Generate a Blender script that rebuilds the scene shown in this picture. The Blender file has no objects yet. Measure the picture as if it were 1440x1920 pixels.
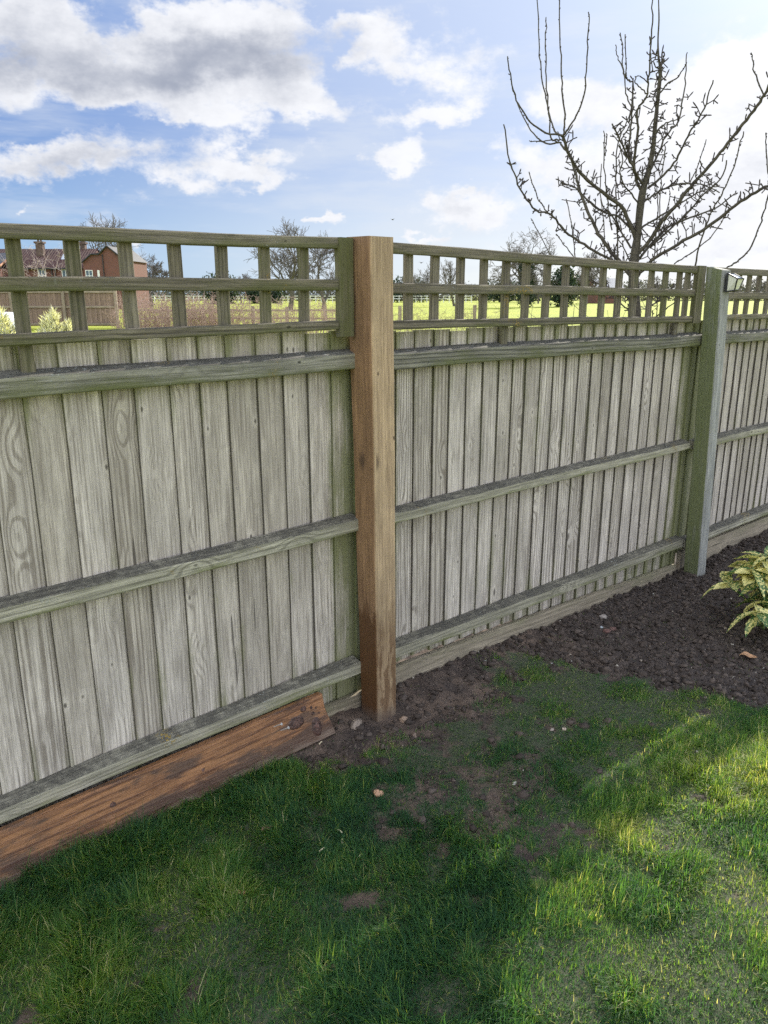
import bpy, math, random
import numpy as np
from math import sin, cos, tan, radians, pi
from mathutils import Vector
random.seed(7); RG = np.random.default_rng(11)
sc = bpy.context.scene; COL = sc.collection

# ------------------------------------------------------------------ camera, sun, sky
H, PITCH, F = 1.6, 15.8, 1442.0
cam = bpy.data.cameras.new('camera'); camo = bpy.data.objects.new('camera', cam); COL.objects.link(camo)
cam.sensor_fit = 'HORIZONTAL'; cam.sensor_width = 36; cam.lens = 36 * F / 1440
cam.clip_start = .05; cam.clip_end = 3000
camo.location = (0, 0, H); camo.rotation_euler = (radians(90 - PITCH), 0, 0); sc.camera = camo

SUN_AZ, SUN_EL = 30.0, 27.0
sd = Vector((sin(radians(SUN_AZ)) * cos(radians(SUN_EL)), cos(radians(SUN_AZ)) * cos(radians(SUN_EL)), sin(radians(SUN_EL))))
sl = bpy.data.lights.new('sun', 'SUN'); sl.energy = 5.0; sl.angle = radians(.6); sl.color = (1, .93, .80)
so = bpy.data.objects.new('sun', sl); COL.objects.link(so); so.rotation_euler = sd.to_track_quat('Z', 'Y').to_euler()
so.location = (20, 40, 30)
vs = sc.view_settings; vs.view_transform = 'Standard'; vs.look = 'None'; vs.gamma = 1; vs.exposure = 0.60

def ray(x, y):
    p = radians(PITCH); dx, dy = x - 720, y - 960
    return np.array([dx, F * cos(p) - dy * sin(p), -(F * sin(p) + dy * cos(p))])
def at(x, y, Y):                       # the point at forward distance Y behind a pixel
    r = ray(x, y); k = Y / r[1]; return np.array([r[0] * k, Y, H + r[2] * k])
def gnd(x, y, z=0.):
    r = ray(x, y); k = (H - z) / -r[2]; return np.array([r[0] * k, r[1] * k, z])

# ------------------------------------------------------------------ node helpers
class NT:
    def __init__(s, nt): s.nt = nt; nt.nodes.clear()
    def n(s, typ, ins=None, **props):
        nd = s.nt.nodes.new(typ)
        for k, v in props.items(): setattr(nd, k, v)
        for k, v in (ins or {}).items():
            sk = nd.inputs[k]
            if isinstance(v, bpy.types.NodeSocket): s.nt.links.new(v, sk)
            else: sk.default_value = v
        return nd
    def m(s, op, a, b=0., c=0., clamp=False):
        nd = s.n('ShaderNodeMath', {0: a, 1: b, 2: c}, operation=op, use_clamp=clamp); return nd.outputs[0]
    def mix(s, f, a, b, blend='MIX'):
        nd = s.n('ShaderNodeMix', data_type='RGBA', blend_type=blend)
        for i, v in ((0, f), (6, a), (7, b)):
            if isinstance(v, bpy.types.NodeSocket): s.nt.links.new(v, nd.inputs[i])
            elif i == 0: nd.inputs[i].default_value = v
            else: nd.inputs[i].default_value = (*v[:3], 1)
        return nd.outputs[2]
    def ss(s, v, lo, hi, a=0., b=1.):
        nd = s.n('ShaderNodeMapRange', {0: v, 1: lo, 2: hi, 3: a, 4: b}, interpolation_type='SMOOTHSTEP'); return nd.outputs[0]
    def noise(s, vec, scale, detail=3, rough=.55, dist=0.):
        nd = s.n('ShaderNodeTexNoise', {'Vector': vec, 'Scale': scale, 'Detail': detail, 'Roughness': rough, 'Distortion': dist}); return nd.outputs[0]
    def comb(s, x, y, z): return s.n('ShaderNodeCombineXYZ', {0: x, 1: y, 2: z}).outputs[0]
    def sep(s, v): return s.n('ShaderNodeSeparateXYZ', {0: v}).outputs
    def vm(s, op, a, b=(0, 0, 0)):
        nd = s.n('ShaderNodeVectorMath', {0: a, 1: b}, operation=op); return nd.outputs[1] if op in ('DOT_PRODUCT', 'LENGTH') else nd.outputs[0]
    def attr(s, name): return s.n('ShaderNodeAttribute', attribute_name=name).outputs['Fac']

# ------------------------------------------------------------------ sky with broken cumulus
W = bpy.data.worlds.new('World'); sc.world = W; W.use_nodes = True
w = NT(W.node_tree)
d = w.n('ShaderNodeTexCoord').outputs['Generated']
dx, dy, dz = w.sep(d)
sky = w.n('ShaderNodeTexSky', sky_type='NISHITA', sun_disc=False, sun_elevation=radians(SUN_EL), sun_rotation=radians(SUN_AZ),
          air_density=1.0, dust_density=1.2, ozone_density=2.5, altitude=50).outputs[0]
yy = w.m('MAXIMUM', dy, .12)
q = w.comb(w.m('DIVIDE', dx, yy), w.m('DIVIDE', dz, yy), 0.)
def center(v): return w.vm('SUBTRACT', v, (.5, .5, .5))
na = w.n('ShaderNodeTexNoise', {'Vector': w.vm('MULTIPLY', d, (1, 1, 1.6)), 'Scale': 7., 'Detail': 6., 'Roughness': .6})
nb2 = w.n('ShaderNodeTexNoise', {'Vector': w.vm('MULTIPLY', d, (1, 1, 1.5)), 'Scale': 26., 'Detail': 4., 'Roughness': .6})
warp = w.vm('ADD', w.vm('MULTIPLY', center(na.outputs['Color']), (.20, .13, 0)), w.vm('MULTIPLY', center(nb2.outputs['Color']), (.05, .035, 0)))
qw = w.vm('ADD', q, warp)
def qp(x, y): r = ray(x, y); return (r[0] / r[1], r[2] / r[1], 0)
def blob(x, y, rx, ry, wt, qq=None):
    v = w.vm('MULTIPLY', w.vm('SUBTRACT', qq or qw, qp(x, y)), (1440. / rx, 1440. / ry, 0))
    return w.m('MULTIPLY', w.m('POWER', 2.718, w.m('MULTIPLY', w.vm('DOT_PRODUCT', v, v), -1.)), wt)
def total(lst, qq=None):
    t = None
    for b in lst:
        v = blob(*b, qq=qq); t = v if t is None else w.m('ADD', t, v)
    return t
CL = [(110, 120, 230, 66, 1.15), (380, 150, 200, 66, 1.1), (570, 205, 85, 34, 1.0), (500, 60, 130, 45, .8), (90, 30, 120, 34, .7), (330, 70, 80, 30, .6), (110, 290, 180, 34, 1.2), (320, 335, 80, 22, .9), (330, 240, 60, 22, .5),
      (470, 312, 85, 22, 1.2), (390, 250, 60, 25, .4), (700, 70, 75, 38, .9), (800, 120, 80, 35, .85), (860, 60, 70, 25, .5), (790, 235, 62, 22, 1.15), (855, 195, 50, 28, .9), (960, 60, 50, 25, .5),
      (735, 308, 30, 28, 1.25), (880, 392, 60, 20, 1.3), (800, 432, 36, 10, 1.4), (592, 412, 24, 14, 1.5), (290, 428, 38, 9, 1.3), (1060, 180, 100, 50, 1.15), (1180, 200, 80, 40, .7), (990, 300, 60, 25, .6),
      (1320, 110, 90, 45, 1.0), (1410, 150, 120, 90, 1.2), (1400, 320, 220, 120, 1.2), (1180, 330, 150, 60, .8), (1330, 440, 300, 60, .9), (40, 385, 22, 9, .9), (30, 228, 70, 14, -.9), (200, 198, 60, 14, -.6), (215, 40, 28, 26, -.45), (655, 135, 24, 50, -.6), (300, 258, 60, 14, -.7), (520, 268, 60, 16, -.6), (640, 15, 70, 24, -.7), (1130, 60, 120, 50, -.4), (700, 170, 40, 24, -.4), (900, 280, 40, 60, -.4)]
cm = total(CL)
n1 = w.noise(w.vm('MULTIPLY', d, (1, 1, 1.8)), 10., 8, .6)
n2 = w.noise(w.vm('MULTIPLY', d, (1, 1, 1.5)), 38., 5, .65)
dens = w.m('ADD', cm, w.m('MULTIPLY', w.m('SUBTRACT', w.m('ADD', n1, w.m('MULTIPLY', n2, .55)), .775), 2.1))
front = w.ss(dens, .22, 1.0)
nb = w.noise(w.vm('MULTIPLY', d, (1, 1, 1.6)), 2.6, 6, .6)
back = w.ss(nb, .42, .58)
isf = w.ss(dy, .12, .3)
cov = w.m('ADD', w.m('MULTIPLY', front, isf), w.m('MULTIPLY', back, w.m('SUBTRACT', 1., isf)))
cov = w.m('MULTIPLY', cov, w.ss(dz, 0., .03))
# grey undersides of the thick cloud towards the upper left: thick cores are dark, the thin lit rims stay white
gm = total([(200, 125, 230, 42, 1.), (400, 125, 120, 38, 1.0), (60, 120, 120, 60, .6), (100, 300, 190, 22, .9), (520, 200, 60, 30, .4), (640, 85, 60, 25, .35), (60, 40, 120, 40, .5), (560, 80, 70, 30, .4)])
gn = w.noise(w.vm('MULTIPLY', d, (1, 1, 1.8)), 15., 7, .62)
gray = w.ss(w.m('ADD', gm, w.m('MULTIPLY', w.m('SUBTRACT', gn, .5), 2.6)), -.35, 2.1)
thick = w.ss(dens, .75, 1.7)
gray = w.m('MAXIMUM', gray, w.m('MULTIPLY', w.m('MULTIPLY', thick, w.ss(gn, .45, .62)), w.ss(dx, .35, .0, 0.05, .35)))
SKY_K = .10
white = (6.3, 6.4, 6.7); dark = (2.5, 2.75, 3.4)
ccol = w.mix(gray, white, dark)
ccol = w.mix(isf, (17.2, 17.8, 18.6), ccol)              # unseen bright cloud behind the camera, added to light the fence
sdot = w.m('MAXIMUM', w.vm('DOT_PRODUCT', d, tuple(sd)), 0.)
skyc = w.mix(1., sky, (.62, .76, 1.0), 'MULTIPLY')
near = w.ss(sdot, .50, 1.0)
air = w.mix(near, (1.0, 1.95, 4.3), (3.9, 4.5, 5.8))
air = w.mix(w.ss(dz, .20, -.02), air, w.mix(near, (2.8, 4.2, 5.8), (6.8, 6.8, 6.6)))
skyc = w.mix(.88, skyc, air)
# thin high veil
veil = w.noise(w.vm('MULTIPLY', d, (1, 1, 6.)), 4.5, 5, .6)
skyc = w.mix(w.m('MULTIPLY', w.ss(veil, .45, .72), .5), skyc, (5.0, 5.4, 6.0))
allc = w.mix(cov, skyc, ccol)
glow = w.m('ADD', w.m('MULTIPLY', w.m('POWER', sdot, 60.), 2.5), w.m('MULTIPLY', w.m('POWER', sdot, 10.), .7))
allc = w.vm('ADD', allc, w.vm('MULTIPLY', w.comb(glow, glow, glow), (1., .97, .90)))
bg = w.n('ShaderNodeBackground', {'Color': allc, 'Strength': SKY_K})
wo = w.n('ShaderNodeOutputWorld', {'Surface': bg.outputs[0]})
W.cycles.sampling_method = 'MANUAL'; W.cycles.sample_map_resolution = 512

# ------------------------------------------------------------------ fence frame: s along the fence, t behind its front, z up
AZ = 49.0
U = np.array([sin(radians(AZ)), cos(radians(AZ)), 0.]); NRM = np.array([cos(radians(AZ)), -sin(radians(AZ)), 0.])
P0 = np.array([-.0248, 2.6427, 0.])
def Fp(s, t, z): return P0 + U * s - NRM * t + np.array([0, 0, z])

# ------------------------------------------------------------------ object helpers
def tag(o, label=None, cat=None, group=None, kind=None):
    if label: o['label'] = label
    if cat: o['category'] = cat
    if group: o['group'] = group
    if kind: o['kind'] = kind
    return o
def empty(name, loc):
    o = bpy.data.objects.new(name, None); COL.objects.link(o); o.location = Vector([float(v) for v in loc]); o.empty_display_size = .1; return o
class MB:
    def __init__(s): s.v = []; s.f = []; s.uv = []; s.at = {}
    def add(s, verts, faces, uvs=None, **attrs):
        b = len(s.v); s.v += [tuple(float(c) for c in p) for p in verts]
        for i, f in enumerate(faces):
            s.f.append([b + k for k in f])
            s.uv += list(uvs[i]) if uvs else [(0, 0)] * len(f)
        for k in set(list(attrs) + list(s.at)):
            a = s.at.setdefault(k, [0.] * b)
            v = attrs.get(k, 0.)
            a += list(v) if hasattr(v, '__len__') else [float(v)] * len(verts)
    def build(s, name, m, parent=None, smooth=False, origin=None):
        me = bpy.data.meshes.new(name)
        org = np.array(origin, float) if origin is not None else (np.array(parent.matrix_local_loc) if parent is not None and hasattr(parent, 'matrix_local_loc') else np.zeros(3))
        vs_ = [(a[0] - org[0], a[1] - org[1], a[2] - org[2]) for a in s.v]
        me.from_pydata(vs_, [], s.f)
        ul = me.uv_layers.new(name='UVMap'); ul.data.foreach_set('uv', np.array(s.uv, np.float32).ravel())
        for k, a in s.at.items():
            at_ = me.attributes.new(k, 'FLOAT', 'POINT'); at_.data.foreach_set('value', np.array(a, np.float32))
        if smooth: me.polygons.foreach_set('use_smooth', [True] * len(me.polygons))
        me.materials.append(m); me.update()
        o = bpy.data.objects.new(name, me); COL.objects.link(o)
        if origin is not None: o.location = Vector([float(v) for v in origin])
        if parent is not None: setp(o, parent)
        return o
def wloc(o):
    l = np.array(o.location, float)
    while o.parent: o = o.parent; l = l + np.array(o.location, float)
    return l
def setp(o, parent):
    pl = wloc(parent); o.parent = parent; o.location = Vector([float(a - b) for a, b in zip(o.location, pl)])
def npmesh(name, V, faces, m, attrs=None, smooth=False, nper=3):
    """fast mesh of equal-sized faces from numpy arrays"""
    me = bpy.data.meshes.new(name); V = np.asarray(V, np.float32); faces = np.asarray(faces, np.int32)
    me.vertices.add(len(V)); me.vertices.foreach_set('co', V.ravel())
    me.loops.add(faces.size); me.loops.foreach_set('vertex_index', faces.ravel())
    me.polygons.add(len(faces)); me.polygons.foreach_set('loop_start', np.arange(0, faces.size, nper, dtype=np.int32))
    if smooth: me.polygons.foreach_set('use_smooth', np.ones(len(faces), bool))
    for k, a in (attrs or {}).items():
        at_ = me.attributes.new(k, 'FLOAT', 'POINT'); at_.data.foreach_set('value', np.asarray(a, np.float32))
    me.update(calc_edges=True); me.validate(); me.materials.append(m)
    o = bpy.data.objects.new(name, me); COL.objects.link(o); return o

def beam(mb, prof, path, xdir, ydir, rnd=None, warp=0., moss=None, uo=None, cap=True, chip=0., edge=()):
    """sweep a 2-D profile (list of (a,b) along xdir/ydir) along path points; UV u = perimeter m, v = length m"""
    rnd = random.random() * 50 if rnd is None else rnd
    uo = random.random() * 3 if uo is None else uo
    path = [np.asarray(p, float) for p in path]; n = len(prof)
    xdir, ydir = np.asarray(xdir, float), np.asarray(ydir, float)
    per = [0.]
    for i in range(n): per.append(per[-1] + math.dist(prof[i], prof[(i + 1) % n]))
    L = [0.]
    for i in range(1, len(path)): L.append(L[-1] + float(np.linalg.norm(path[i] - path[i - 1])))
    ph = [random.random() * 6 for _ in range(4)]
    verts = []; mo = []
    for i, p in enumerate(path):
        wx = warp * (sin(L[i] * 2.3 + ph[0]) + .5 * sin(L[i] * 6.1 + ph[1])); wy = warp * (sin(L[i] * 2.9 + ph[2]) + .5 * sin(L[i] * 7.3 + ph[3]))
        for j, (a, b) in enumerate(prof):
            jj = (random.random() - .5) * chip; kk = (random.random() - .5) * chip
            P = p + xdir * (a + wx + jj) + ydir * (b + wy + kk); verts.append(P)
            mo.append(moss(P, a, b) if moss else 0.)
    faces = []; uvs = []
    for i in range(len(path) - 1):
        for j in range(n):
            k = (j + 1) % n
            faces.append([i * n + j, i * n + k, (i + 1) * n + k, (i + 1) * n + j])
            uvs.append([(uo + per[j], L[i]), (uo + per[j + 1], L[i]), (uo + per[j + 1], L[i + 1]), (uo + per[j], L[i + 1])])
    if cap:
        e = (len(path) - 1) * n
        faces.append(list(range(n))[::-1]); uvs.append([(uo + prof[j][0] * 1.3, prof[j][1] * .4) for j in range(n)][::-1])
        faces.append([e + j for j in range(n)]); uvs.append([(uo + prof[j][0] * 1.3, prof[j][1] * .4 + 9) for j in range(n)])
    mb.add(verts, faces, uvs, rnd=rnd, moss=mo, edge=[1. if (i % n) in edge else 0. for i in range(len(verts))])
def rect(w_, h_, c=.003):
    a, b = w_ / 2, h_ / 2
    return [(-a + c, -b), (a - c, -b), (a, -b + c), (a, b - c), (a - c, b), (-a + c, b), (-a, b - c), (-a, -b + c)]
def lin(a, b, n): return [np.asarray(a) + (np.asarray(b) - np.asarray(a)) * i / n for i in range(n + 1)]

# ------------------------------------------------------------------ materials
def new_mat(name):
    m = bpy.data.materials.new(name); m.use_nodes = True; return m, NT(m.node_tree)
def finish(t, col, rough=.8, bump=None, bstr=.4, bdist=.002, extra=None, trans=None):
    ins = {'Base Color': col, 'Roughness': rough}
    if bump is not None: ins['Normal'] = t.n('ShaderNodeBump', {'Strength': bstr, 'Distance': bdist, 'Height': bump}).outputs[0]
    ins.update(extra or {})
    b = t.n('ShaderNodeBsdfPrincipled', ins)
    t.n('ShaderNodeOutputMaterial', {'Surface': b.outputs[0]}); return b
def wood(name, light, dark, green=(.10, .14, .035), grimy=.86, g_base=0., g_noise=.5, rings=1., knots=.6, spec=None, lichen=0., rough=.85, edge=False):
    m, t = new_mat(name)
    uv = t.n('ShaderNodeUVMap', uv_map='UVMap').outputs[0]
    u, v, _ = t.sep(uv); rnd = t.attr('rnd'); moss = t.attr('moss')
    g = t.n('ShaderNodeNewGeometry').outputs['Position']
    # knots: sparse cells, elongated along the grain
    kc = t.comb(t.m('MULTIPLY', u, 13.), t.m('MULTIPLY', v, 5.5), rnd)
    vor = t.n('ShaderNodeTexVoronoi', {'Vector': kc, 'Scale': 1., 'Randomness': 1.})
    kd0 = vor.outputs['Distance']; kr, kr2, _k = t.sep(vor.outputs['Color'])
    kon = t.m('GREATER_THAN', kr, 1 - .50 * knots)
    kd = t.m('DIVIDE', kd0, t.m('ADD', .45, t.m('MULTIPLY', t.m('POWER', kr2, 3.), .75)))
    knear = t.m('MULTIPLY', t.ss(kd0, .6, .0), kon)
    kcore = t.m('MULTIPLY', t.ss(kd, .13, .06), kon)
    kring = t.m('MULTIPLY', t.m('MULTIPLY', t.ss(kd, .24, .17), t.ss(kd, .08, .14)), kon)
    # grain: fine straight figure with the odd cathedral
    low = t.noise(t.comb(t.m('MULTIPLY', u, 1.), t.m('MULTIPLY', v, .045), rnd), 7., 2, .45)
    f0 = t.m('ADD', t.m('MULTIPLY', low, 11. * rings), t.m('ADD', t.m('MULTIPLY', u, 60.), t.m('MULTIPLY', knear, 2.2)))
    line = t.m('SINE', t.m('MULTIPLY', f0, 6.2832))
    fig = t.ss(t.n('ShaderNodeTexWhiteNoise', {'W': t.m('ADD', rnd, 5.5)}, noise_dimensions='1D').outputs['Value'], .35, .9, .05, .20)
    line = t.m('MULTIPLY', t.ss(line, -.1, 1.), fig)
    tiny = t.n('ShaderNodeTexVoronoi', {'Vector': t.comb(t.m('MULTIPLY', u, 24.), t.m('MULTIPLY', v, 13.), t.m('ADD', rnd, 3.)), 'Scale': 1., 'Randomness': 1.})
    tk = t.m('MULTIPLY', t.ss(tiny.outputs['Distance'], .15, .07), t.m('GREATER_THAN', t.sep(tiny.outputs['Color'])[1], 1 - .22 * knots))
    th = t.m('MULTIPLY', t.ss(tiny.outputs['Distance'], .42, .18), t.m('GREATER_THAN', t.sep(tiny.outputs['Color'])[1], 1 - .22 * knots))
    fine = t.noise(t.comb(u, t.m('MULTIPLY', v, .016), rnd), 420., 3, .7)
    mid = t.noise(t.comb(u, t.m('MULTIPLY', v, .045), rnd), 95., 5, .65)
    broad = t.noise(t.comb(u, t.m('MULTIPLY', v, .35), rnd), 9., 4, .6)
    gr = t.m('ADD', line, t.m('ADD', t.m('MULTIPLY', fine, .58), t.m('MULTIPLY', mid, .62)))
    gr = t.ss(gr, .45, .90)
    lt = t.mix(t.ss(broad, .35, .68), tuple(c * .80 for c in light), tuple(c * 1.12 for c in light))
    tone = t.n('ShaderNodeTexWhiteNoise', {'W': rnd}, noise_dimensions='1D').outputs['Value']
    lt = t.mix(1., lt, t.mix(tone, (.80, .79, .76), (1.12, 1.12, 1.14)), 'MULTIPLY')
    c = t.mix(gr, lt, dark)
    c = t.mix(t.m('MULTIPLY', kring, .22), c, tuple(x * 1.5 for x in light))
    c = t.mix(t.m('MULTIPLY', kcore, .8), c, tuple(x * .45 for x in dark))
    c = t.mix(t.m('MULTIPLY', th, .22), c, tuple(x * 1.25 for x in light)); c = t.mix(t.m('MULTIPLY', tk, .85), c, tuple(x * .4 for x in dark))
    # splits
    sp = t.noise(t.comb(u, t.m('MULTIPLY', v, .035), t.m('ADD', rnd, 9.)), 48., 2, .5)
    split = t.ss(sp, .735, .76)
    c = t.mix(t.m('MULTIPLY', split, .75), c, tuple(x * .3 for x in dark))
    c = t.mix(t.m('MULTIPLY', t.attr('edge'), .88), c, (.045, .038, .030))  # seam shade between the boards painted dark on their edges
    # green algae
    gn1 = t.noise(t.comb(t.m('MULTIPLY', u, 1.), t.m('MULTIPLY', v, .35), rnd), 14., 5, .65)
    gn2 = t.noise(g, 2.6, 3, .6)
    ga = t.m('ADD', t.m('ADD', g_base - .5, moss), t.m('MULTIPLY', t.m('ADD', gn1, gn2), g_noise))
    ga = t.ss(t.m('ADD', ga, t.m('MULTIPLY', t.m('SUBTRACT', mid, .5), .5)), .08, .62)
    gcol = t.mix(mid, tuple(x * .62 for x in green), tuple(x * 1.45 for x in green))
    c = t.mix(t.m('MULTIPLY', ga, .85), c, gcol)
    h = t.m('SUBTRACT', t.m('MULTIPLY', gr, -1.), t.m('MULTIPLY', split, 2.))
    if lichen > 0:
        ln = t.noise(g, 120., 4, .6); lm = t.noise(g, 6., 3, .6)
        nz = t.sep(t.n('ShaderNodeNewGeometry').outputs['Normal'])[2]
        up = t.ss(nz, -.3, .6, .35, 1.)
        la = t.m('MULTIPLY', t.m('MULTIPLY', t.ss(ln, .60, .63), t.ss(lm, .60 - .12 * lichen, .70)), up)
        grime = t.m('MULTIPLY', t.ss(nz, .45, .75), t.ss(t.m('ADD', t.noise(g, 34., 5, .75), t.m('MULTIPLY', lm, .5)), .50, .85, .45, 1.))
        c = t.mix(t.m('MULTIPLY', grime, grimy), c, (.050, .046, .038))
        c = t.mix(t.m('MULTIPLY', la, .75), c, (.42, .45, .42))
        ya = t.m('MULTIPLY', t.m('MULTIPLY', t.ss(t.noise(g, 120., 4, .6), .52, .58), t.ss(t.noise(t.vm('ADD', g, (3.3, 1, 2)), 5.5, 3, .6), .64, .72)), 1.)
        c = t.mix(t.m('MULTIPLY', ya, .8), c, (.36, .24, .04))
        h = t.m('ADD', h, t.m('MULTIPLY', t.m('ADD', la, ya), 1.2))
    if spec: c, rough = spec(t, c, g, u, v, fine, mid, rough)
    finish(t, c, rough, h, .75, .0022)
    return m
GREY_L, GREY_D = (.65, .585, .51), (.215, .18, .145)
M_board = wood('weathered_board', GREY_L, GREY_D, green=(.17, .18, .07), g_base=-.42, g_noise=.80, knots=.8)
M_rail = wood('weathered_rail', (.47, .44, .34), (.14, .13, .095), green=(.17, .185, .06), g_base=-.30, g_noise=.85, rings=.6, knots=.3, lichen=.3)
M_railtop = wood('mossy_arris_rail', (.30, .285, .23), (.06, .058, .046), green=(.105, .115, .035), g_base=-.22, g_noise=.9, rings=.6, knots=.3, lichen=1.0)
M_trellis = wood('mossy_trellis', (.225, .195, .14), (.055, .047, .034), green=(.090, .094, .028), g_base=-.22, g_noise=.9, rings=.6, knots=.25, lichen=.2, grimy=.1)
M_gravel = wood('gravel_board_timber', (.40, .34, .25), (.17, .14, .10), green=(.16, .18, .07), g_base=-.35, g_noise=.5, rings=.8, knots=.4)
M_post_old = wood('old_mossy_post', (.36, .36, .33), (.11, .11, .095), green=(.115, .135, .04), g_base=.05, g_noise=.8, rings=.6, knots=.2)

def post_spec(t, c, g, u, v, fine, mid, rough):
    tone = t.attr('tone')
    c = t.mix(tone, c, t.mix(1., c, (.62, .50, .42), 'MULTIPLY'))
    pv = t.n('ShaderNodeTexVoronoi', {'Vector': t.comb(t.m('MULTIPLY', u, 13.), t.m('MULTIPLY', v, 6.), 1.7), 'Scale': 1., 'Randomness': 1.})
    c = t.mix(t.m('MULTIPLY', t.m('MULTIPLY', t.ss(pv.outputs['Distance'], .26, .06), t.m('GREATER_THAN', t.sep(pv.outputs['Color'])[0], .72)), .75), c, (.07, .04, .025))
    z = t.sep(g)[2]
    n = t.noise(t.comb(u, t.m('MULTIPLY', v, .22), 3.), 26., 5, .65)
    patch = t.m('MULTIPLY', t.ss(n, .44, .54), t.ss(z, .62, .25))
    wet = t.m('MULTIPLY', t.ss(t.m('ADD', z, t.m('MULTIPLY', n, -.6)), .22, .12), t.m('ADD', t.m('MULTIPLY', tone, .65), .35))
    a = t.m('MAXIMUM', t.m('MULTIPLY', patch, .78), wet)
    c = t.mix(a, c, (.105, .046, .016))
    mud = t.m('MULTIPLY', t.ss(t.m('ADD', z, t.m('MULTIPLY', n, .10)), .12, .06), .7)
    c = t.mix(mud, c, (.13, .10, .08))
    return c, t.m('SUBTRACT', .8, t.m('MULTIPLY', wet, .3))
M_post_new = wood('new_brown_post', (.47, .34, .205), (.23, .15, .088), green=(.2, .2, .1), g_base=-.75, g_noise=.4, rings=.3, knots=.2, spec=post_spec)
def plank_spec(t, c, g, u, v, fine, mid, rough):
    n = t.noise(t.comb(u, t.m('MULTIPLY', v, .25), 8.), 16., 5, .65)
    low = t.ss(u, .10, .0)       # lower edge greyed and muddy
    c = t.mix(t.m('MULTIPLY', t.ss(t.m('ADD', n, t.m('MULTIPLY', low, .20)), .50, .63), .80), c, (.070, .045, .034))
    c = t.mix(t.m('MULTIPLY', t.ss(t.m('ADD', n, t.m('MULTIPLY', low, -.35)), .26, .12), .8), c, (.22, .16, .12))
    c = t.mix(t.m('MULTIPLY', t.ss(mid, .5, .62), .55), c, (.06, .022, .012))
    return c, t.m('ADD', t.m('MULTIPLY', n, .5), .18)
M_plank = wood('wet_red_plank', (.42, .20, .085), (.13, .05, .022), g_base=-1.2, g_noise=.2, rings=1.3, knots=.0, spec=plank_spec)
M_farwood = wood('brown_fence_wood', (.30, .21, .16), (.13, .085, .065), g_base=-.8, g_noise=.2, rings=.5, knots=.2)
M_farpost = wood('far_post_wood', (.36, .29, .22), (.15, .12, .09), g_base=-.8, g_noise=.2, rings=.5, knots=.2)

def flat(name, c, rough=.8, nscale=0., namt=.25, metal=0., **ex):
    m, t = new_mat(name); col = (*c, 1)
    bump = None
    if nscale:
        g = t.n('ShaderNodeNewGeometry').outputs['Position']
        n = t.noise(g, nscale, 4, .6); bump = n
        col = t.mix(t.ss(n, .3, .7), tuple(x * (1 - namt) for x in c), tuple(x * (1 + namt) for x in c))
    e = {'Metallic': metal}; e.update(ex)
    finish(t, col, rough, bump, .3, .01, e); return m
def leafy(name, ramp, rough=.55, transl=.35, attr='tone'):
    """thin leaf / blade: diffuse + translucent, coloured by a per-leaf attribute"""
    m, t = new_mat(name)
    a = t.attr(attr)
    cr = t.n('ShaderNodeValToRGB', {0: a})
    el = cr.color_ramp.elements
    el[0].position, el[0].color = ramp[0][0], (*ramp[0][1], 1); el[1].position, el[1].color = ramp[-1][0], (*ramp[-1][1], 1)
    for p, c in ramp[1:-1]: e = el.new(p); e.color = (*c, 1)
    c = cr.outputs[0]
    b = t.n('ShaderNodeBsdfPrincipled', {'Base Color': c, 'Roughness': rough, 'Specular IOR Level': .15})
    tr = t.n('ShaderNodeBsdfTranslucent', {'Color': t.mix(1., c, (2.3, 2.3, .8), 'MULTIPLY')})
    mx = t.n('ShaderNodeMixShader', {0: transl, 1: b.outputs[0], 2: tr.outputs[0]})
    t.n('ShaderNodeOutputMaterial', {'Surface': mx.outputs[0]}); return m

M_bark = flat('bark', (.070, .060, .042), .85, 90., .5)
M_twig = flat('twig', (.050, .038, .032), .8)
M_bark_far = flat('far_bark', (.115, .10, .09), .9)
M_steel = flat('nail_steel', (.62, .60, .57), .35, metal=.6)

# ------------------------------------------------------------------ ground near the camera
def pts_sd(P):  # world xy -> fence (s, d in front)
    q_ = np.asarray(P)[..., :2] - P0[:2]
    return q_ @ U[:2], q_ @ NRM[:2]
def hash2(ix, iy, seed=0):
    h = (ix.astype(np.int64) * 374761393 + iy.astype(np.int64) * 668265263 + seed * 144665) & 0x7fffffff
    h = ((h ^ (h >> 13)) * 1274126177) & 0x7fffffff
    return ((h ^ (h >> 16)) & 0xffff) / 65535.
def vnoise(x, y, sc_, seed=0):
    x = x * sc_ + 1000; y = y * sc_ + 1000; ix = np.floor(x); iy = np.floor(y); fx = x - ix; fy = y - iy
    fx = fx * fx * (3 - 2 * fx); fy = fy * fy * (3 - 2 * fy)
    a = hash2(ix, iy, seed); b = hash2(ix + 1, iy, seed); c = hash2(ix, iy + 1, seed); e = hash2(ix + 1, iy + 1, seed)
    return (a * (1 - fx) + b * fx) * (1 - fy) + (c * (1 - fx) + e * fx) * fy
def fbm(x, y, sc_, o=4, seed=0):
    r = 0; a = .5
    for i in range(o): r = r + a * vnoise(x, y, sc_ * 2 ** i, seed + i * 7); a *= .5
    return r / (1 - .5 ** o)
def smooth(x, a, b):
    t_ = np.clip((x - a) / (b - a), 0, 1); return t_ * t_ * (3 - 2 * t_)
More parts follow.
